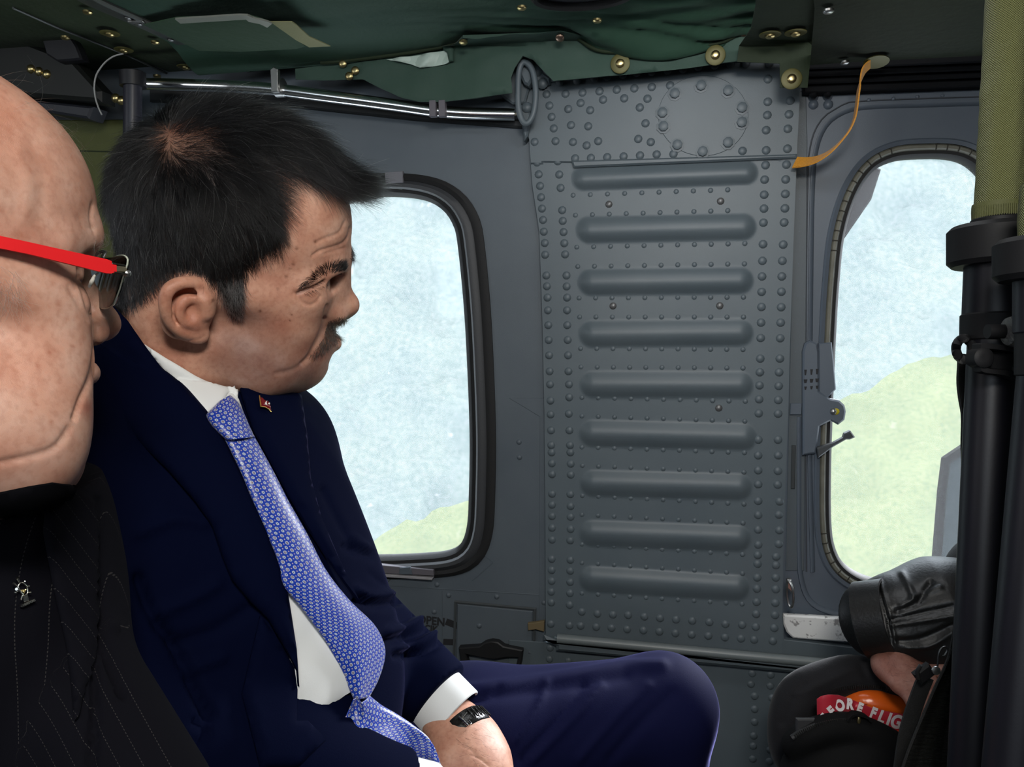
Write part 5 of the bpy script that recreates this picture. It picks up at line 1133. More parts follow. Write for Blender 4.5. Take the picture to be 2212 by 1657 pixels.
c2A, c2B = P(845, 1728, .695), P(915, 1745, .71)
ringtube('shirt_cuff', c2A, c2B, .0385, .0385, .003, SHIRTM, man2, .95, 48, UPV)
hs = sk
patch_hair('arm_hair', hs, man2, [[(965, 1560), (1010, 1520), (1050, 1550), (1060, 1610), (1080, 1657), (1000, 1657), (985, 1600)]], 120, [(1010, 1530, .5, .3), (1040, 1640, .8, .5)], .008, .12, HAIR2, .00005, curl=.35)
wat = empty('wristwatch', P(1005, 1575, .84), 'black crocodile-strap wristwatch with silver buckle on the seated man\'s left wrist', 'wristwatch')
STRAPM = M('black_croc_leather', (.006, .006, .006), .28, 0, (160, .6, .002), None, .5)
wc = P(1004, 1583, .8405); wdir = wax
ringtube('strap', wc-wdir*.0085, wc+wdir*.0085, .0320, .0312, .0035, STRAPM, wat, .84, 56, wid, .001)
SIL = M('polished_silver', (.8, .79, .75), .15, 1.0)
def onring(ang, along, out=0): 
    ax = wdir; a = (wid-ax*wid.dot(ax)).normalized(); b2 = ax.cross(a); b2 = b2 if b2.dot(FWD) < 0 else -b2
    return wc+ax*along+a*((.0325+out)*math.cos(ang))+b2*((.0325+out)*.84*math.sin(ang))
bk = [onring(t, l, .0015) for t, l in ((2.05, -.004), (2.02, .002), (2.02, .010), (1.90, .0105), (1.90, .006))]
tube('buckle', bk, .0013, SIL, wat, 8)
tube('buckle_pin', [onring(1.75, -.003, .0012), onring(2.0, .0, .0025)], .0009, SIL, wat, 8)
for k in range(7): t = .7+.16*k; tube('strap_scale', [onring(t, -.0065, .0012), onring(t+.02, .0065, .0012)], .0007, STRAPM, wat, 6)
cs0 = onring(-.25, 0, -.002); cn = (cs0-wc).normalized()
lathe('watch_case', [(.019, -.004), (.020, 0), (.019, .006), (.016, .008)], M('black_steel', (.03, .03, .03), .25, .9), wat, 32, basis(cs0, cn, wdir))
lathe('crown', [(.0028, 0), (.003, .004), (.0015, .0052)], SIL, wat, 12, basis(cs0+wdir*.0195+cn*.002, wdir))
lathe('crown', [(.0016, 0), (.0018, .003), (.001, .0035)], SIL, wat, 12, basis(cs0+wdir*.017+cn*.006, wdir))
# ================================================================ MAN AT THE LEFT EDGE
H1 = head_pose(-121, 603, .36, .074, 20, -3.5, 3); L1 = local_at(H1); Hi1 = H1.inverted()
man1 = empty('person', P(-100, 1650, .48), 'bald man in red-armed rimless glasses and black pinstripe suit, cropped by the left edge', 'person')
s = SDF((-.16, -.115, -.20), (.15, .115, .16), .0014)
V3 = Vector
def plain_head(s):
    s.ell((-.012, 0, .044), (.102, .074, .085), .012); s.ell((.044, 0, .050), (.051, .055, .056), .025); s.ell((.040, 0, -.004), (.043, .057, .060), .025)
    s.ell((.054, .039, -.033), (.030, .026, .034), .02, mir=True)
    s.cap((.064, .043, -.004), (.010, .062, .0), .011, .010, .018, mir=True)
    s.cap((.0, .056, -.062), (.045, .047, -.084), .022, .024, .03, mir=True); s.cap((.045, .047, -.084), (.076, .014, -.092), .022, .017, .03, mir=True)
    s.ell((.035, .050, -.064), (.034, .022, .030), .025, mir=True)
    s.ell((.035, 0, -.055), (.05, .052, .045), .03); s.ell((.073, 0, -.046), (.0225, .027, .028), .016)
    s.ell((.080, 0, -.0955), (.0155, .019, .0145), .012); s.cap((.06, 0, -.100), (.0, 0, -.095), .022, .036, .03)
    s.cap((.088, 0, .026), (.103, 0, -.004), .0085, .0115, .012); s.ell((.110, 0, -.011), (.0130, .0120, .0115), .008); s.ell((.096, .0150, -.0165), (.0125, .0078, .0095), .006, mir=True)
    s.cap((.103, .0065, -.0225), (.094, .010, -.0225), .0042, .0036, .003, sub=True, mir=True)
    s.cap((.085, .010, .034), (.078, .030, .036), .012, .0110, .012, mir=True); s.cap((.078, .030, .036), (.058, .049, .028), .0110, .0075, .012, mir=True)
    s.ell((.090, .034, .014), (.024, .020, .0135), .008, sub=True, mir=True); s.ell((.070, .032, .0145), (.0125, .0125, .0120), .003, mir=True)
    s.cap((.074, .028, .001), (.061, .045, .005), .0065, .0065, .007, mir=True); s.cap((.078, .024, .023), (.064, .044, .020), .0052, .0050, .004, mir=True)
    s.cap((.1035, 0, -.042), (.082, .022, -.050), .0080, .0045, .006, mir=True); s.cap((.0975, 0, -.064), (.082, .018, -.061), .0082, .0045, .004, mir=True); s.cap((.112, 0, -.0535), (.078, .026, -.054), .0034, .0018, .003, sub=True, mir=True)
    s.cap((.100, 0, -.0775), (.083, .016, -.077), .0075, .005, .007, sub=True, mir=True)
    s.ell((-.012, .078, -.004), (.019, .007, .032), .006, mir=True)
plain_head(s)
s.cap((-.03, 0, -.03), Hi1 @ P(-190, 1130, .50), .056, .062, .03); s.cap(Hi1 @ P(-190, 1130, .50), Hi1 @ P(-200, 1400, .50), .062, .08, .03)
v, f = s.mesh(H1); k1 = Skin(v, f)
for pl, w_, dp in (([(200, 440), (196, 470), (204, 500)], 4, .0008), ([(170, 470), (185, 490), (205, 492)], 5, .0005), ([(170, 600), (184, 640), (192, 668), (205, 690)], 5, .0014), ([(150, 620), (172, 660), (190, 690)], 6, .0008), ([(208, 690), (207, 760), (196, 815), (175, 862), (160, 905)], 6, .0018), ([(150, 925), (120, 965), (70, 985), (0, 1000)], 7, .0014), ([(130, 560), (155, 590), (165, 625)], 6, .0008), ([(40, 330), (60, 400), (50, 470)], 16, -.0006), ([(70, 300), (95, 380), (90, 470)], 16, .0005)):
    k1.crease(pl, w_, dp)
rg = np.random.RandomState(11)
for _ in range(46):
    k1.tint(rg.uniform(.25, .6)*k1.blob(rg.uniform(0, 190), rg.uniform(180, 960), rg.uniform(2, 6)), (.80, .55, .45))
for x, y, r in ((107, 762, 6), (82, 790, 5), (157, 749, 3.5), (110, 912, 5), (80, 875, 3), (4, 455, 6), (127, 657, 6)): k1.tint(.7*k1.blob(x, y, r), (.62, .36, .28))
k1.tint(.5*k1.blob(0, 230, 90, 90), (1, .80, .74)); k1.tint(.45*k1.blob(60, 800, 80, 80), (1, .82, .76)); k1.tint(.5*k1.blob(245, 715, 30, 24), (1, .80, .76)); k1.tint(.8*k1.blob(190, 882, 14, 16), (.75, .48, .46)); k1.tint(.5*k1.blob(205, 815, 12, 14), (.9, .68, .66))
k1.tint(.5*k1.area([(60, 940), (160, 920), (160, 1040), (0, 1060), (-60, 1000)], 40), (.72, .66, .66)); k1.tint(.4*k1.blob(185, 610, 26, 20), (.82, .62, .56))
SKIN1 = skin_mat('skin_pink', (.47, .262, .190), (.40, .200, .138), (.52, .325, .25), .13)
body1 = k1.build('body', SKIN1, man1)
WHH = hair_mat('white_hair', .1, .1, .35, (.42, .40, .37))
patch_hair('sideburn', k1, man1, [[(-60, 560), (40, 585), (52, 660), (-60, 700)]], 220, [(0, 600, .35, 1)], .013, .12, WHH, .00006, curl=.3)
patch_hair('eyebrow', k1, man1, [[(196, 508), (232, 505), (240, 540), (222, 552), (200, 545)]], 70, [(220, 520, 1, .5)], .008, .35, WHH, .00007, curl=.3, lim=-.5)
patch_hair('hair', k1, man1, [[(-40, 140), (30, 150), (120, 220), (190, 330), (150, 340), (0, 220)]], 60, [(100, 200, .9, -.5)], .016, .5, WHH, .00004, curl=.5, lim=-.4)
# ---- glasses: two rimless lenses, red arms
gls = empty('eyeglasses', H1 @ V3((.10, 0, .02)), 'rimless eyeglasses with flat bright red arms on the bald man', 'eyeglasses')
hx_ = Hi1 @ CAM
REDP = M('red_acetate', (.62, .012, .015), .42, 0, None, None, .5)
LENS = D.materials.new('clear_lens'); LENS.use_nodes = True; b_ = LENS.node_tree.nodes['Principled BSDF']; b_.inputs['Transmission Weight'].default_value = 1; b_.inputs['Roughness'].default_value = .02; b_.inputs['IOR'].default_value = 1.12; b_.inputs['Base Color'].default_value = (.90, .92, .86, 1); b_.inputs['Alpha'].default_value = 1.0
lt = LENS.node_tree; trn = lt.nodes.new('ShaderNodeBsdfTransparent'); trn.inputs[0].default_value = (.93, .95, .90, 1); mxs = lt.nodes.new('ShaderNodeMixShader'); gls_ = lt.nodes.new('ShaderNodeBsdfGlossy'); gls_.inputs['Roughness'].default_value = .06
fr = lt.nodes.new('ShaderNodeFresnel'); fr.inputs[0].default_value = 1.22; lt.links.new(fr.outputs[0], mxs.inputs[0]); lt.links.new(trn.outputs[0], mxs.inputs[1]); lt.links.new(gls_.outputs[0], mxs.inputs[2]); lt.links.new(mxs.outputs[0], lt.nodes['Material Output'].inputs[0])
WR = .30; nL = V3((1, WR, 0)); cL = .1086; nLn = nL.normalized(); aL = V3((-WR, 1, 0)).normalized()
def LW(px, py, off=0.0): d = Hi1.to_3x3() @ ray(px, py); return hx_+d*((cL+off-hx_.dot(nL))/d.dot(nL))
lens_px = [(236, 561), (250, 555), (262, 552), (270, 553), (275, 558), (276, 566), (272, 582), (266, 600), (257, 630), (247, 655), (240, 662), (229, 666.5), (217, 665.5), (209, 660), (206.5, 652), (210, 630), (216, 605), (222, 585), (228, 570)]
lp3 = [LW(x, y) for x, y in lens_px]; o0 = nLn*(cL/nL.length); lyz = [((q-o0).dot(aL), q.z) for q in lp3]
fx, ny_, uz = [V3(H1.col[k][:3]) for k in range(3)]
EDGEM = M('lens_edge', (.42, .46, .38), .15, 0, None, None, .6)
a_in = min(a for a, c_ in lyz); pin_ = o0+aL*a_in
for sgn in (1, -1):
    if sgn > 0: Ox, axL, nn_ = H1 @ o0, H1.to_3x3() @ aL, H1.to_3x3() @ nLn; q = lyz
    else:
        ad = V3((-.8, -1, 0)).normalized(); Ox, axL, nn_ = H1 @ V3((pin_.x, -pin_.y, 0)), H1.to_3x3() @ ad, H1.to_3x3() @ V3((1, -.8, 0)).normalized(); q = [(a-a_in, c_) for a, c_ in lyz]
    plate3('lens', Ox, axL, uz, nn_, q, -.0011, .0011, LENS, gls, .0003)
    tube('lens_edge', [Ox+axL*a+uz*c_ for a, c_ in cat(q, 70, True)], .0005, EDGEM, gls, 6, closed=True)
# arms: splayed outwards from the hinge to the ear
hg = LW(261, 578, -.003)
cols = [(250, 573, 588), (240, 571, 590), (239, 564, 591), (228, 560, 590.5), (150, 543, 571), (60, 523, 549), (0, 510, 537), (-90, 492, 519)]
def lat(px): return hg.y+(.0725-hg.y)*min(max((250-px)/250.0, 0), 1)**.85
for sgn in (1, -1):
    V = []; F = []
    for x, y0_, y1_ in cols:
        for yy, off in ((y0_, .0010), (y1_, .0010), (y1_, -.0016), (y0_, -.0016)):
            q = L1(x, yy, lat(x)); V.append(H1 @ V3((q.x, sgn*(q.y+off), q.z)))
    for i_ in range(len(cols)-1):
        for k in range(4): F.append((i_*4+k, i_*4+(k+1) % 4, i_*4+4+(k+1) % 4, i_*4+4+k))
    F += [(3, 2, 1, 0), tuple(len(V)-4+k for k in range(4))]
    autosmooth(recalc(mk('temple_arm', V, F, REDP, gls)), 30)
    LYp = lambda x, y: L1(x, y, hg.y)
    Oy = H1 @ V3((0, sgn*hg.y, 0)); Lq = lambda L_: [(LYp(x, y).x, LYp(x, y).z) for x, y in L_]
    plate3('hinge_block', Oy, fx, uz, ny_*sgn, Lq(((246, 574), (271, 576), (274, 580), (272, 588), (246, 588))), -.0045, .0008, M('dull_gold', (.50, .44, .30), .3, .9), gls, .0005)
    for y_ in (572, 590): plate3('hinge_plate', Oy, fx, uz, ny_*sgn, Lq(((240, y_-5), (274, y_+1), (275, y_+4), (240, y_-1))), -.005, .0012, M('gunmetal', (.10, .10, .09), .3, .9), gls, .0003)
    c_ = LYp(276, 591); lathe('hinge_screw', [(.0016, -.002), (.0018, .0006), (.0008, .0012)], STEEL, gls, 10, basis(H1 @ V3((c_.x, sgn*hg.y, c_.z)), ny_*sgn))
ib = LW(214, 600)
tube('bridge', [H1 @ V3(q) for q in ((ib.x, -max(ib.y, .006), ib.z+.012), (ib.x+.003, -.004, ib.z+.016), (ib.x+.004, 0, ib.z+.017), (ib.x+.003, .004, ib.z+.016), (ib.x, max(ib.y, .006), ib.z+.012))], .0011, STEEL, gls, 8)
n1 = LW(193, 619, -.016)
tube('nose_pad_wire', [H1 @ q for q in (LW(214, 584), LW(211, 590, -.006), LW(205, 596, -.010), LW(203, 600, -.012))], .0006, STEEL, gls, 6)
tube('nose_pad', [H1 @ LW(204, 596, -.011), H1 @ LW(198, 609, -.014), H1 @ n1], [.0008, .0012, .0008], M('clear_silicone', (.55, .53, .48), .2), gls, 10)
# ---- pinstripe suit
PIN = D.materials.new('pinstripe_wool'); PIN.use_nodes = True; nt = PIN.node_tree; b = nt.nodes['Principled BSDF']; lk = nt.links.new
b.inputs['Roughness'].default_value = .85; b.inputs['Specular IOR Level'].default_value = .08
uvn = nt.nodes.new('ShaderNodeUVMap'); uvn.uv_map = 'uv'; sp = nt.nodes.new('ShaderNodeSeparateXYZ'); lk(uvn.outputs[0], sp.inputs[0])
fu = mt('ABSOLUTE', mt('SUBTRACT', mt('FRACT', sp.outputs[0]), .5)); fv = mt('ABSOLUTE', mt('SUBTRACT', mt('FRACT', sp.outputs[1]), .5))
st_ = mt('MULTIPLY', mt('LESS_THAN', fu, .016), mt('LESS_THAN', fv, .28)); lk(mixc(st_, (.0022, .0022, .0042), (.030, .028, .028)), b.inputs['Base Color'])
bp = nt.nodes.new('ShaderNodeBump'); n_ = nt.nodes.new('ShaderNodeTexNoise'); n_.inputs['Scale'].default_value = 900; bp.inputs['Strength'].default_value = .2; bp.inputs['Distance'].default_value = .0005; lk(n_.outputs['Fac'], bp.inputs['Height']); lk(bp.outputs['Normal'], b.inputs['Normal'])
q = [P(-500, 1000, .6), P(500, 1000, .6), P(500, 1950, .6), P(-500, 1950, .55), P(-300, 1500, .36), P(300, 1500, .40), P(-300, 1950, .40)]
s = SDF(np.min([npv(p) for p in q], 0), np.max([npv(p) for p in q], 0), .0035)
a0, a1 = P(60, 1345, .505), P(285, 1760, .462)
s.cap(P(-165, 1165, .515), P(-150, 1900, .490), .104, .110, .03); s.ell(P(-130, 1330, .50), (.10, .09, .11), .05); s.cap(P(-170, 1100, .52), P(-420, 1200, .48), .075, .09, .05)
s.cap(a0, a1, .043, .046, .018)
v, f = s.mesh(); kk = Skin(v, f)
for pl, w_, dp in (([(212, 1085), (219, 1180), (216, 1300), (226, 1400), (262, 1500)], 9, .005), ([(215, 1340), (205, 1450), (203, 1560), (196, 1657)], 8, .006), ([(225, 1350), (240, 1340), (250, 1360)], 7, -.003)): kk.crease(pl, w_, dp)
arm_d = (a1-a0).normalized(); perp = (RGT-arm_d*RGT.dot(arm_d)).normalized()
_t = np.clip(((kk.v-np.array(a0))@np.array(arm_d))/(a1-a0).length, 0, 1.6); onarm = (np.linalg.norm(kk.v-np.array(a0)-_t[:, None]*np.array(a1-a0), axis=1) < .0485)*1.0
c0 = kk.v-np.array(P(0, 1300, .42)); UVt = np.c_[(c0@np.array(RGT)+.06*(c0@np.array(UPV))-.25*(c0@np.array(UPV)+.02)**2)/.0100, (c0@np.array(UPV))/.0021]
UVa = np.c_[(kk.v-np.array(a0))@np.array(perp)/.0085, (kk.v-np.array(a0))@np.array(arm_d)/.0021]
UV = np.where(onarm[:, None] > .5, UVa, UVt)
jack1 = mk('jacket', kk.v, kk.f, PIN, man1, uv=UV); J1 = bvh(jack1); on1 = hitfn([J1])
lap = [(96, 1072), (140, 1064), (176, 1068), (198, 1095), (206, 1130), (207, 1190), (203, 1260), (200, 1330), (192, 1420), (181, 1500), (172, 1550), (164, 1560), (140, 1400), (108, 1260), (88, 1150)]
drape('lapel', lap, on1, .006, .004, PIN, man1, 12, soft=10, uvf=lambda x, y: ((x*.80-y*.60)/30.0, (x*.6+y*.8)/7.4))
drape('neck_patch', [(-140, 1066), (0, 1060), (60, 1048), (110, 1040), (160, 1046), (150, 1090), (40, 1110), (-120, 1110)], hitfn([J1, bvh(body1)]), .004, .003, M('black_neck_patch', (.0022, .0022, .003), .95, spec=.03), man1, 12)  # black patch added over the neck so it goes dark under the chin
# silver emblem pin: bulb with rays over a lettered bar
emb = empty('emblem_pin', P(45, 1280, .40), 'small silver light-bulb emblem pin on the black pinstripe jacket', 'pin')
SILV = M('silver_pin', (.78, .77, .72), .22, 1.0)
def EP(x, y, o=.003): p, n_ = on1(x, y); return p+n_*o
zc = lambda x, y: (x/13.8, 1220+y/13.8)
bul = cat([zc(*q) for q in ((500, 600), (560, 548), (640, 570), (710, 650), (745, 740), (750, 830), (715, 890), (640, 925), (560, 840), (495, 740), (478, 660))], 48, True)
tube('bulb_outline', [EP(x, y) for x, y in bul], .00038, SILV, emb, 8, closed=True)
for k, (a_, b2, r_) in enumerate((((500, 540), (410, 415), .0010), ((440, 650), (300, 575), .0007), ((480, 720), (395, 740), .0008), ((480, 790), (340, 850), .0005), ((590, 900), (515, 1060), .0006), ((620, 548), (632, 520), .0004), ((725, 655), (760, 655), .0004), ((760, 830), (800, 835), .0004))):
    tube('ray', [EP(*zc(*a_)), EP(*zc(*b2), .0045)], [r_*.5, r_], SILV, emb, 8)
for q in (((545, 770), (640, 830), (700, 740)), ((600, 760), (660, 850), (690, 760))): tube('filament', [EP(*zc(*z_), .0025) for z_ in q], .0005, M('pale_gold', (.7, .55, .25), .3, 1.0), emb, 6)
for k in range(5): tube('socket_ring', [EP(*zc(600+8*k+dx, 950+34*k-dx*.28), .003) for dx in (0, 60, 140)], .0006, SILV, emb, 6)
bar = [zc(*q) for q in ((545, 1190), (930, 1012), (985, 1080), (640, 1280), (570, 1270))]; drape('bar', bar, on1, .0032, .0022, SILV, emb, 2.5, soft=.6)
for k in range(9):
    x0, y0 = 590+42*k, 1185-19*k; tube('bar_letter', [EP(*zc(x0, y0), .0036), EP(*zc(x0+28, y0+58), .0036)], .0003, SILV, emb, 6)
# ================================================================ RIGHT EDGE: stanchion, sling, bag, third person
pole = empty('seat_stanchion', P(2150, 1200, .72), 'black seat stanchion with a wide collar and a woven olive sleeve at the right edge', 'stanchion')
PB_ = M('black_anodised', (.006, .006, .0095), .42, 0, (400, .15, .0005), spec=.35); PBM = M('matt_black_fitting', (.006, .006, .007), .6, 0, (300, .2, .0006), spec=.25)
WEAVE = D.materials.new('olive_weave'); WEAVE.use_nodes = True; nt = WEAVE.node_tree; b = nt.nodes['Principled BSDF']; lk = nt.links.new
uvn = nt.nodes.new('ShaderNodeUVMap'); uvn.uv_map = 'uv'; sp = nt.nodes.new('ShaderNodeSeparateXYZ'); lk(uvn.outputs[0], sp.inputs[0])
wu = mt('SINE', mt('MULTIPLY', sp.outputs[0], 6.2832)); wv = mt('SINE', mt('MULTIPLY', sp.outputs[1], 6.2832)); wv_ = mt('MULTIPLY', wu, wv)
rr = nt.nodes.new('ShaderNodeMapRange'); lk(wv_, rr.inputs[0]); rr.inputs[1].default_value = -.7; rr.inputs[2].default_value = .7
lk(mixc(rr.outputs[0], (.030, .036, .009), (.22, .225, .09)), b.inputs['Base Color']); b.inputs['Roughness'].default_value = .6; b.inputs['Specular IOR Level'].default_value = .4
bp = nt.nodes.new('ShaderNodeBump'); bp.inputs['Strength'].default_value = .8; bp.inputs['Distance'].default_value = .0006; lk(wv_, bp.inputs['Height']); lk(bp.outputs['Normal'], b.inputs['Normal'])
def sleeve(name, edge, r, d, parent, mat, su, seed, hem=False, wr=.0012):
    c_ = cat(edge, 120); V = []; UV = []; F = []; n = 72; L = 0; ps = []
    for x, y in c_:
        e = P(x, y, d); ps.append(e+RGT*r)
    for i, p in enumerate(ps):
        if i: L += (ps[i]-ps[i-1]).length
        for k in range(n+1):
            a = 2*math.pi*k/n; q = p+RGT*(r*math.cos(a))+FWD*(r*math.sin(a)); w_ = noise.noise(Vector((math.cos(a)*1.5+seed, math.sin(a)*1.5, L*14)))*wr+noise.noise(Vector((math.cos(a)*2+seed, L*60+math.cos(a)*2, 3)))*wr*.7
            V.append(q+(q-p).normalized()*w_); UV.append((a*r/su, L/su))
    W = n+1
    for i in range(len(ps)-1):
        for k in range(n): F.append((i*W+k, i*W+k+1, (i+1)*W+k+1, (i+1)*W+k))
    return recalc(mk(name, V, F, mat, parent, uv=UV))
sleeve('olive_sleeve', [(2152, -330), (2136, -60), (2133, 0), (2130, 100), (2123, 190), (2117, 300), (2113, 380), (2110, 452)], .0195, .72, pole, WEAVE, .0021, 1)
HEM = M('olive_hem_binding', (.075, .080, .022), .7, 0, (900, .6, .001))
sleeve('sleeve_hem', [(2107, 440), (2106, 452), (2106, 478)], .0205, .72, pole, HEM, .002, 2, wr=.0005)
for k in range(34):
    a = math.pi*(1.02+.96*k/33); tube('hem_rib', [P(2106, 450, .72)+RGT*(.0205*(1+math.cos(a)))+FWD*(.0212*math.sin(a)), P(2106, 477, .72)+RGT*(.0205*(1+math.cos(a)))+FWD*(.0212*math.sin(a))], .00055, HEM, pole, 5)
def cyl(name, x, y0, y1, d, r, mat, ch=.002, n=40, par=None, dx=0):   # upright cylinder whose left edge is traced
    a, b2 = P(x, y0, d)+RGT*r, P(x+dx, y1, d)+RGT*r; ax = a-b2; L = ax.length
    return lathe(name, [(r-ch, 0), (r, ch), (r, L-ch), (r-ch, L)], mat, par or pole, n, basis(b2, ax, FWD))
cyl('collar_neck', 2103, 470, 492, .72, .0225, PBM)
cyl('collar', 2057, 488, 575, .725, .042, PBM, .004)
cyl('upper_tube', 2091, 572, 690, .725, .029, PB_, .001, dx=-5)
cyl('tube_ring', 2083, 678, 737, .72, .0305, PBM, .0015, dx=-1)
t0, t1 = P(2096, 735, .715)+RGT*.021, P(2050, 1720, .70)+RGT*.021
t1 = t0+(t1-t0)*2.38
tube('lower_tube', [t0, t0*.5+t1*.5, t1], .021, PB_, pole, 40)
pole2 = empty('second_stanchion', P(2212, 1200, .66), 'second black tube partly cut by the right edge, beside the olive-sleeved stanchion', 'stanchion')
u0, u1 = P(2206, 800, .615)+RGT*.0205, P(2124, 1720, .605)+RGT*.0205
u1 = u0+(u1-u0)*2.7
tube('tube', [u0, u0*.5+u1*.5, u1], .0205, PB_, pole2, 40)
cyl('collar', 2157, 516, 606, .615, .033, PBM, .004, par=pole2)
cyl('upper_tube', 2196, 604, 720, .615, .020, PB_, .001, par=pole2)
sleeve('olive_sleeve', [(2214, 395), (2209, 430), (2206, 470), (2205, 515)], .0175, .615, pole2, WEAVE, .0021, 5)
cyl('tube_below', 2200, 715, 812, .615, .0205, PBM, .001, par=pole2)
# clamp yoke between the tubes, knob, ring with webbing
yk = empty('clamp_yoke', P(2150, 780, .68)); yk.parent = pole; yk.matrix_parent_inverse = pole.matrix_world.inverted()
dy = .685; YP = lambda L: [((x-2150)*dy/FP, -(y-780)*dy/FP) for x, y in L]; O = P(2150, 780, dy)
outer = [(2103, 742), (2130, 744), (2190, 752), (2225, 756), (2225, 830), (2190, 824), (2150, 812), (2108, 806), (2100, 796), (2099, 752)]
inner = [(2120, 756), (2180, 764), (2200, 770), (2200, 806), (2160, 800), (2120, 796), (2114, 790), (2114, 762)]
A, B = np.array(YP([tuple(q) for q in cat(outer, 80, True)])), np.array(YP([tuple(q) for q in cat(inner, 80, True)])); V = []; F = []
for L_, z in ((A, 0), (A, .010), (A*.9+B*.1, .012), (B*.9+A*.1, .012), (B, .010), (B, 0)): V += [O+RGT*u[0]+UPV*u[1]-FWD*z for u in L_]
for k in range(6):
    for i in range(80): j = (i+1) % 80; q = (k+1) % 6; F.append((k*80+i, k*80+j, q*80+j, q*80+i))
autosmooth(recalc(mk('yoke_frame', V, F, PBM, yk)), 40)
plate3('yoke_back', O, RGT, UPV, -FWD, B, 0, .003, PBM, yk, .001)
for x, y, r in ((2106, 774, .0085), (2193, 797, .0050)): lathe('yoke_pin', [(r, 0), (r, .0135), (r*.8, .0148), (r*.3, .0148)], STEEL if r < .006 else PBM, yk, 20, basis(P(x, y, dy), -FWD))
KN = M('knurled_grey_knob', (.16, .16, .155), .4, .5, (350, .8, .002))
lathe('knob', [(.004, -.014), (.0115, -.012), (.013, -.008), (.013, .006), (.011, .011), (.004, .013)], KN, yk, 24, basis(P(2208, 716, .665), RGT))
lathe('knob_neck', [(.006, -.02), (.006, 0), (.0075, .001), (.0075, .005)], PBM, yk, 20, basis(P(2184, 716, .668), RGT))
rg_ = empty('strap_ring', P(2082, 752, .71)); rg_.parent = pole; rg_.matrix_parent_inverse = pole.matrix_world.inverted()
tube('ring', [P(x, y, .712+.01*math.sin(i)) for i, (x, y) in enumerate(cat([(2094, 738), (2082, 731), (2070, 738), (2065, 754), (2071, 771), (2084, 778), (2097, 772), (2104, 756)], 40, True))], .0040, PBM, rg_, 12, closed=True)
WEB = M('black_webbing', (.0075, .0075, .0075), .6, 0, (1300, .9, .0012), None, .4)
web = empty('hanging_webbing', P(2085, 900, .735), 'black webbing tail hanging from the ring behind the left stanchion tube', 'strap')
ribbon('webbing', [P(x, y, .745) for x, y in cat([(2088, 765), (2086, 790), (2083, 825), (2086, 860), (2093, 900), (2097, 980), (2099, 1080), (2096, 1200)], 50)], [(RGT*(.8+.2*math.sin(i*.2))+FWD*(.35*math.sin(i*.16))) for i in range(50)], [.0082]*50, .0025, WEB, web)
# wide ribbed sling and a second strap with its buckle, in front of the bag
sl = empty('seat_webbing', P(2030, 1550, .80), 'wide ribbed black seat webbing running down beside the tubes at lower right', 'webbing')
sq_ = cat([(2084, 1330), (2070, 1400), (2045, 1480), (2020, 1560), (1998, 1640), (1985, 1720)], 40)
lft = cat([(2064, 1345), (2050, 1418), (2018, 1490), (1988, 1560), (1960, 1630), (1930, 1720)], 40); rgt_ = cat([(2092, 1345), (2086, 1418), (2078, 1490), (2070, 1560), (2062, 1630), (2055, 1720)], 40)
V = []; F = []; UV = []
for i in range(40):
    for j in range(9):
        t = j/8; x, y = lft[i]+(rgt_[i]-lft[i])*t; V.append(P(x, y, .82+.02*math.sin(math.pi*t)-.03*t)); UV.append((t, i/40))
for i in range(39):
    for j in range(8): a = i*9+j; F.append((a, a+1, a+10, a+9))
k = len(V); V += [v+FWD*.003 for v in V]; UV = UV*2; F += [tuple(k+i for i in reversed(q)) for q in F]
for i in range(39): F.append((i*9, (i+1)*9, k+(i+1)*9, k+i*9)); F.append((i*9+8, k+i*9+8, k+(i+1)*9+8, (i+1)*9+8))
RIB = D.materials.new('ribbed_webbing'); RIB.use_nodes = True; nt = RIB.node_tree; b = nt.nodes['Principled BSDF']; lk = nt.links.new
uvn = nt.nodes.new('ShaderNodeUVMap'); uvn.uv_map = 'uv'; sp = nt.nodes.new('ShaderNodeSeparateXYZ'); lk(uvn.outputs[0], sp.inputs[0]); wv = mt('SINE', mt('MULTIPLY', sp.outputs[1], 900.0)); b.inputs['Base Color'].default_value = (.010, .010, .009, 1); b.inputs['Roughness'].default_value = .5
bp = nt.nodes.new('ShaderNodeBump'); bp.inputs['Strength'].default_value = 1; bp.inputs['Distance'].default_value = .0015; lk(wv, bp.inputs['Height']); lk(bp.outputs['Normal'], b.inputs['Normal'])
recalc(mk('ribbed_webbing', V, F, RIB, sl, uv=UV))
for e in (lft, rgt_): tube('webbing_edge', [P(x, y, .818) for x, y in e], .0016, WEB, sl, 6)
sb = empty('buckled_strap', P(1985, 1540, .86), 'narrow black strap with a small metal clip crossing in front of the backpack', 'strap')
ribbon('strap', [P(x, y, .87) for x, y in cat([(2000, 1462), (1985, 1500), (1968, 1550), (1956, 1600), (1945, 1680)], 30)], RGT, .0085, .003, WEB, sb)
boxm('clip_body', P(1992, 1452, .862), (RGT*.8+UPV*.6).normalized(), (UPV*.8-RGT*.6).normalized(), -FWD, (-.010, -.007, 0), (.010, .007, .008), PBM, sb, .002)
tube('clip_lever', [P(1985, 1466, .855), P(1981, 1450, .852), P(1989, 1437, .85)], .0022, M('dark_steel', (.12, .12, .12), .3, .9), sb, 8)
lathe('clip_rivet', [(.0045, 0), (.0045, .002), (.002, .003)], STEEL, sb, 12, basis(P(2021, 1448, .85), -FWD))
tube('wire_loop', [P(x, y, .86) for x, y in cat([(2024, 1452), (2026, 1430), (2028, 1412), (2034, 1400), (2044, 1398), (2046, 1406), (2038, 1418), (2030, 1414)], 30)], .0010, M('dark_steel', (.12, .12, .12), .3, .9), sb, 8)
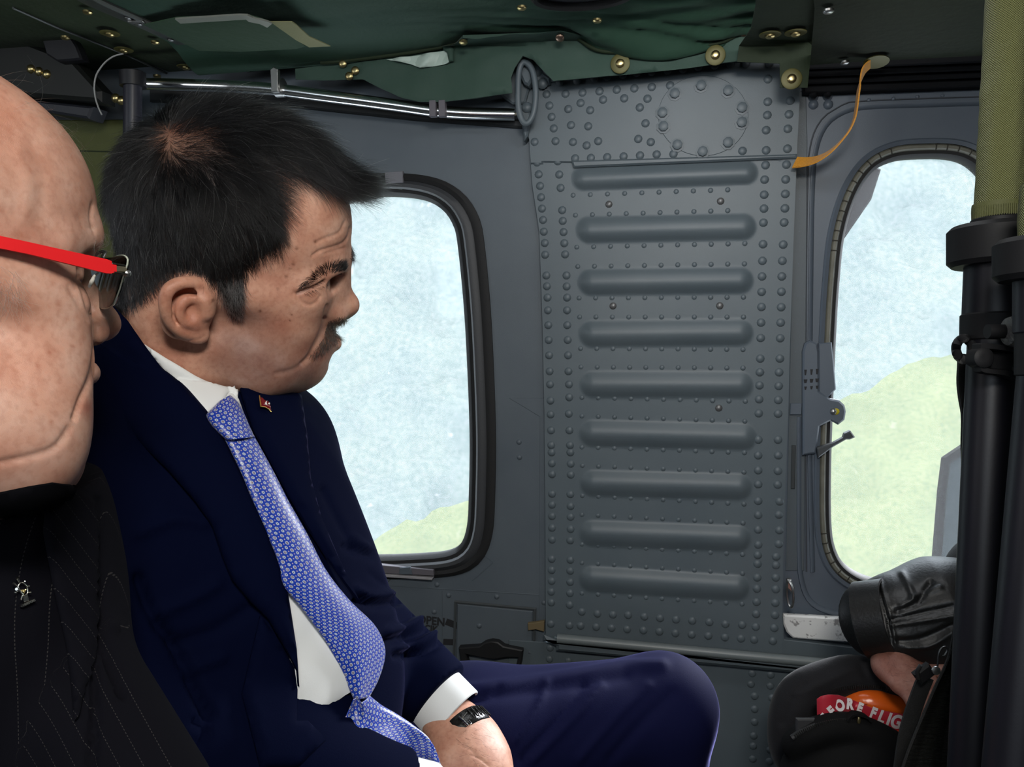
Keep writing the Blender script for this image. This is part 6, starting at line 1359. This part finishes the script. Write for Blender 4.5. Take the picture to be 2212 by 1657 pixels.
# ---- third person: leather sleeve, dark jersey, hairy hand
man3 = empty('person', P(2100, 1700, 1.15), 'person hidden by the tubes, black leather sleeve and hand above the backpack', 'person')
LEA = M('black_leather', (.0075, .0075, .0075), .42, 0, (260, .30, .0012), None, .5)
q = [P(1800, 1180, 1.05), P(2300, 1180, 1.05), P(1800, 1560, 1.05), P(2300, 1560, 1.25), P(1800, 1180, 1.25), P(2300, 1180, 1.3)]
s = SDF(np.min([npv(p) for p in q], 0)-.03, np.max([npv(p) for p in q], 0)+.03, .0026)
s.cap(P(2200, 1305, 1.19), P(2020, 1322, 1.14), .082, .070, .03); s.cap(P(2020, 1324, 1.13), P(1945, 1332, 1.135), .072, .056, .03); s.cap(P(1945, 1332, 1.135), P(1866, 1340, 1.20), .056, .054, .02)
s.trim(P(1880, 1338, 1.195), P(1866, 1345, 1.20)-P(1945, 1332, 1.135)+UPV*.004, .08)
s.cap(P(1905, 1388, 1.10), P(2060, 1408, 1.10), .016, .036, .03)
v, f = s.mesh(); k3 = Skin(v, f)
for pl, w_, dp in (([(1895, 1256), (1906, 1297), (1918, 1340), (1928, 1390)], 3.5, .004), ([(1900, 1256), (1912, 1297), (1924, 1340), (1934, 1390)], 4, -.0025), ([(1938, 1320), (1980, 1300), (2010, 1260)], 7, .004), ([(1950, 1310), (1990, 1285), (2030, 1270)], 7, -.003), ([(1924, 1340), (1990, 1325), (2060, 1310)], 6, .0035), ([(1930, 1350), (2000, 1340), (2060, 1330)], 5, -.0025), ([(1940, 1385), (1990, 1380), (2060, 1350)], 6, .0035), ([(1960, 1400), (2010, 1395), (2060, 1365)], 5, -.003), ([(1950, 1240), (1965, 1270), (1975, 1300)], 7, -.0025), ([(1840, 1275), (1850, 1330), (1864, 1385)], 3, .0015)):
    k3.crease(pl, w_, dp)
mk('leather_sleeve', k3.v, k3.f, LEA, man3)
ringtube('leather_cuff', P(1925, 1333, 1.112), P(1862, 1339, 1.134), .0530, .0530, .004, LEA, man3, .95, 48, UPV)
q2 = q+[P(2700, 900, 1.2), P(2700, 1800, 1.5), P(2100, 1800, 1.1), P(2700, 900, 1.6), P(2300, 860, 1.2)]; s = SDF(np.min([npv(p) for p in q2], 0)-.06, np.max([npv(p) for p in q2], 0)+.08, .005)
s.ell(P(2140, 1250, 1.16), (.055, .05, .06), .03); s.cap(P(2150, 1260, 1.17), P(2190, 1560, 1.20), .055, .10, .05)
s.cap(P(2180, 1270, 1.17), P(2400, 1020, 1.10), .055, .065, .03); s.cap(P(2500, 1070, 1.10), P(2470, 1640, 1.12), .105, .12, .06); s.cap(P(2400, 1020, 1.10), P(2640, 1030, 1.06), .065, .065, .05); s.cap(P(2450, 1650, 1.12), P(2150, 1650, 1.16), .10, .075, .06)
v, f = s.mesh(); mk('jersey', v, f, M('dark_grey_jersey', (.016, .016, .017), .9, 0, (700, .5, .001)), man3)
q = [P(1850, 1230, 1.20), P(2080, 1640, 1.02), P(1850, 1640, 1.2), P(2080, 1230, 1.02)]
s = SDF(np.min([npv(p) for p in q], 0)-.02, np.max([npv(p) for p in q], 0)+.02, .002)
w0, w1, w2 = P(1940, 1395, 1.12), P(1934, 1438, 1.09), P(1974, 1476, 1.055); hd = (w2-w1).normalized(); nr = (hd.cross(RGT)).normalized(); nr = nr if nr.dot(FWD) < 0 else -nr; sd = hd.cross(nr).normalized()
s.cap(P(1990, 1340, 1.13), w0, .030, .028, .015); s.cap(w0, w1, .024, .024, .02, sq=(sd, 1.0)); s.cap(w1, w2, .026, .026, .02, sq=(nr, .6))
for o_, L_, r_ in ((-.023, .050, .0075), (-.008, .060, .0082), (.008, .058, .0082), (.023, .048, .0074)):
    a = w2+sd*o_; m_ = a+hd*L_*.5-nr*.002; e = m_+hd*L_*.3+nr*(-.018); t_ = e+hd*L_*.08-nr*.018
    s.cap(w1+sd*o_*.7, a, .011, r_+.0015, .01); s.cap(a, m_, r_+.001, r_, .004); s.cap(m_, e, r_, r_*.92, .004); s.cap(e, t_, r_*.92, r_*.8, .004)
s.cap(w1-sd*.03, w2-sd*.055+nr*.006, .014, .011, .012); s.cap(w2-sd*.055+nr*.006, w2-sd*.055+hd*.035, .011, .009, .006)
H3 = head_pose(2440, 690, 1.02, .074, 150, 0, 4); h3 = H3.inverted()
hs3 = SDF((-.14, -.11, -.17), (.15, .11, .14), .003); plain_head(hs3); hs3.cap((-.03, 0, -.03), h3 @ P(2500, 980, 1.10), .052, .056, .03); hv3, hf3 = hs3.mesh(H3)
v, f = s.mesh(); k4 = Skin(v, f); k4.tint(.5*k4.blob(1925, 1450, 60, 60, -1), (1, .72, .66))
SKIN3 = skin_mat('skin_ruddy', (.28, .135, .10), (.22, .095, .07), (.34, .18, .14))
b3_ = k4.build('body', SKIN3, man3)
patch_hair('arm_hair', k4, man3, [[(1870, 1400), (1975, 1400), (1975, 1500), (1900, 1480)]], 160, [(1930, 1440, .7, .6)], .012, .2, HAIR2, .00006, curl=.4)
n3_ = empty('head', H3.to_translation()); n3_.parent = man3; n3_.matrix_parent_inverse = man3.matrix_world.inverted()
k6 = Skin(hv3, hf3)
m3_ = ((k6.v-np.array(H3.to_translation()))@np.array(H3.to_3x3())); top3 = ((m3_[:, 2] > .03) & (m3_[:, 0] < .06)) | ((m3_[:, 0] < -.03) & (m3_[:, 2] > -.04))
k6.col *= (1-.9*top3)[:, None]; k6.build('face', SKIN3, n3_)
q3, p3 = sample_faces(k6.v, k6.f, top3*1.0, 9000); nn3 = k6.n[q3].mean(1); dd3 = np.tile(-np.array(H3.to_3x3())[:, 2]-.3*np.array(H3.to_3x3())[:, 0], (len(p3), 1)); dd3 -= nn3*(dd3*nn3).sum(1)[:, None]; dd3 /= np.linalg.norm(dd3, axis=1)[:, None]+1e-9
strands('hair', p3, nn3, dd3, np.full(len(p3), .018), .3, HAIR2, n3_, .0003, 5, .12)
kn = empty('knuckle', P(1912, 1252, 1.16)); kn.parent = man3; kn.matrix_parent_inverse = man3.matrix_world.inverted()
s = SDF(npv(P(1912, 1262, 1.17))-.06, npv(P(1912, 1262, 1.17))+.06, .002); s.cap(P(1893, 1272, 1.165), P(1918, 1257, 1.165), .010, .0105, .005); s.cap(P(1918, 1257, 1.165), P(1945, 1262, 1.17), .0105, .011, .005)
v, f = s.mesh(); k5 = Skin(v, f); k5.build('finger', SKIN3, kn)
# ---- backpack with its load
bag = empty('backpack', P(1830, 1640, 1.12), 'open black backpack on the floor at lower right, red ribbon and orange gear inside', 'backpack')
NYL = M('black_nylon', (.0120, .0118, .0135), .75, 0, (900, .5, .0008), None, .15, .10); NYL2 = M('black_nylon_front', (.0045, .0045, .0048), .75, 0, (900, .5, .0008), None, .12)
q = [P(1620, 1400, 1.0), P(2100, 1400, 1.0), P(1620, 2300, 1.0), P(2100, 2300, 1.3), P(1620, 1400, 1.35), P(2100, 1400, 1.35)]
s = SDF(np.min([npv(p) for p in q], 0), np.max([npv(p) for p in q], 0), .004)
s.chain([P(1712, 1640, 1.14), P(1708, 1570, 1.14), P(1722, 1508, 1.14), P(1765, 1478, 1.14), P(1850, 1458, 1.145), P(1912, 1490, 1.14), P(1965, 1535, 1.13), P(2010, 1600, 1.12)], [.024, .024, .022, .020, .020, .020, .020, .02], .02)
s.ell(P(1850, 1560, 1.235), (.11, .05, .085), .03); s.ell(P(1850, 1760, 1.17), (.115, .075, .12), .03)
v, f = s.mesh(); kb = Skin(v, f)
for pl, w_, dp in (([(1720, 1500), (1790, 1470), (1850, 1440)], 8, -.003), ([(1860, 1440), (1880, 1470), (1905, 1490)], 8, .003), ([(1690, 1560), (1710, 1510), (1740, 1480)], 8, .003)): kb.crease(pl, w_, dp)
mk('bag_body', kb.v, kb.f, NYL, bag)
s = SDF(np.min([npv(p) for p in q], 0), np.max([npv(p) for p in q], 0), .004)
s.ell(P(1835, 1680, 1.07), (.088, .05, .072), .02); s.chain([P(1705, 1612, 1.07), P(1740, 1588, 1.06), P(1800, 1570, 1.055), P(1850, 1572, 1.055), P(1910, 1598, 1.055), P(1960, 1630, 1.055)], .009, .02); s.ell(P(1830, 1800, 1.08), (.10, .06, .10), .04)
v, f = s.mesh(); mk('front_pocket', v, f, NYL2, bag)
up = cat([(1735, 1556), (1740, 1530), (1750, 1515), (1785, 1496), (1833, 1485), (1894, 1484), (1940, 1497), (1975, 1512)], 60); dn = cat([(1710, 1594), (1737, 1577), (1784, 1560), (1833, 1556), (1875, 1568), (1918, 1590), (1950, 1607)], 60)
ZT = M('zip_teeth', (.035, .035, .035), .35, .6)
for nm, L_, dd in (('zip_tape', up, 1.118), ('zip_tape', dn, 1.048)): tube(nm, [P(x, y, dd) for x, y in L_], .0036, M('zip_tape', (.010, .010, .011), .6), bag, 8, flat=.6)
for L_, dd in ((up, 1.114), (dn, 1.044)):
    V = []; F = []
    for i in range(2, 58):
        a = P(*L_[i], dd); t = (P(*L_[i+1], dd)-P(*L_[i-1], dd)).normalized(); n_ = t.cross(FWD).normalized(); b0 = len(V)
        for z in (0, -.0018):
            for u, w_ in ((-.0007, -.002), (.0007, -.002), (.0007, .002), (-.0007, .002)): V.append(a+t*u+n_*w_+FWD*z)
        F += [tuple(b0+k for k in q) for q in ((0, 1, 2, 3), (7, 6, 5, 4), (0, 4, 5, 1), (1, 5, 6, 2), (2, 6, 7, 3), (3, 7, 4, 0))]
    tag(mk('zip_teeth', V, F, ZT, bag, smooth=False), kind='stuff')
lathe('zip_pull', [(.002, 0), (.003, .004), (.002, .008)], M('brass', ()) if 'brass' not in MATS else BRASS, bag, 10, basis(P(1855, 1562, 1.04), UPV))
ribbon('grab_loop', [P(x, y, 1.045) for x, y in cat([(1828, 1556), (1838, 1544), (1850, 1541), (1868, 1546), (1880, 1556)], 20)], FWD, .006, .003, NYL2, bag)
boxm('side_patch', P(1733, 1570, 1.055), RGT, UPV, -FWD, (-.009, -.012, 0), (.016, .012, .004), M('grey_black_patch', (.028, .028, .03), .5), bag, .002)
ora = empty('orange_float', P(1890, 1520, 1.10), 'glossy orange inflatable roll inside the open black backpack', 'float')
ORM = M('orange_vinyl', (.72, .115, .010), .25, 0, (60, .25, .003), None, .5)
q = [P(1740, 1470, 1.05), P(2020, 1470, 1.15), P(2020, 1640, 1.05), P(1740, 1640, 1.2)]
s = SDF(np.min([npv(p) for p in q], 0)-.03, np.max([npv(p) for p in q], 0)+.03, .0022)
s.chain([P(1800, 1530, 1.14), P(1840, 1518, 1.13), P(1880, 1517, 1.12), P(1930, 1528, 1.115), P(1990, 1545, 1.11)], [.015, .0165, .017, .0165, .015], .006)
s.chain([P(1780, 1560, 1.14), P(1850, 1555, 1.13), P(1930, 1562, 1.12), P(1990, 1580, 1.115)], [.018, .02, .02, .018], .004)
s.cap(P(1915, 1604, 1.085), P(1975, 1590, 1.085), .012, .014, .004)
v, f = s.mesh(); mk('roll', v, f, ORM, ora)
tube('seam', [P(x, y, 1.105) for x, y in ((1850, 1519), (1890, 1524), (1940, 1536), (1980, 1548))], .0010, M('dark_orange', (.40, .05, .006), .4), ora, 6)
rib = empty('warning_ribbon', P(1850, 1540, 1.07), 'red warning ribbon with white capital letters lying in the open backpack', 'ribbon')
RRM = M('red_ribbon', (.42, .018, .035), .42, 0, (30, .3, .003), None, .5, .2)
def rfn(x, y):
    d = 1.078-.010*math.cos((x-1790)/42.0)-.008*math.cos((x-1790)/23.0)*(1 if x < 1850 else .4); return P(x, y, d), (-FWD+UPV*.15*math.sin((x-1790)/30)).normalized()
Z4 = lambda x, y: (1600+x/3.268, 1150+y/3.268)
rpoly = [Z4(*q) for q in ((540, 1180), (570, 1160), (620, 1148), (690, 1150), (760, 1170), (830, 1200), (920, 1238), (1010, 1262), (1160, 1290), (1180, 1380), (1160, 1410), (1110, 1425), (1050, 1420), (980, 1385), (920, 1350), (860, 1310), (810, 1285), (780, 1290), (750, 1325), (700, 1345), (620, 1345), (560, 1345), (542, 1300))]
drape('ribbon', rpoly, rfn, .0, .0015, RRM, rib, 6, soft=2)
LETW = M('white_print', (.72, .66, .66), .5)
def letter(ch, zx, zy, hz, rot, sx=.8):
    px, py = Z4(zx, zy); p, n_ = rfn(px, py); p = p+n_*.0024; d = unproj(p)[2]; h = hz/3.268*d/FP
    z = n_; x = (RGT-z*RGT.dot(z)).normalized(); y = z.cross(x); Mx = Matrix(((x.x, y.x, z.x, p.x), (x.y, y.y, z.y, p.y), (x.z, y.z, z.z, p.z), (0, 0, 0, 1)))
    cu = D.curves.new('letter', 'FONT'); cu.body = ch; cu.size = h/.70; cu.extrude = .0002; cu.align_x = 'CENTER'; cu.align_y = 'CENTER'; cu.offset = .0011
    o = D.objects.new('letter', cu); COL.objects.link(o); o.matrix_world = Mx @ Matrix.Rotation(R_(rot), 4, 'Z') @ Matrix.Diagonal((sx, 1, 1, 1))
    me = D.meshes.new_from_object(o.evaluated_get(bpy.context.evaluated_depsgraph_get())); me.transform(o.matrix_world); D.objects.remove(o); me.materials.clear(); me.materials.append(LETW); return link('letter', me, rib)
for a_ in (('E', 590, 1305, 62, 52), ('F', 640, 1262, 70, 40), ('O', 695, 1222, 72, 20), ('R', 765, 1212, 66, -8), ('E', 836, 1236, 60, -22), ('F', 930, 1272, 70, -22), ('L', 990, 1300, 84, -20), ('I', 1040, 1318, 92, -16), ('G', 1093, 1334, 96, -14), ('H', 1160, 1350, 92, -12)): letter(*a_)
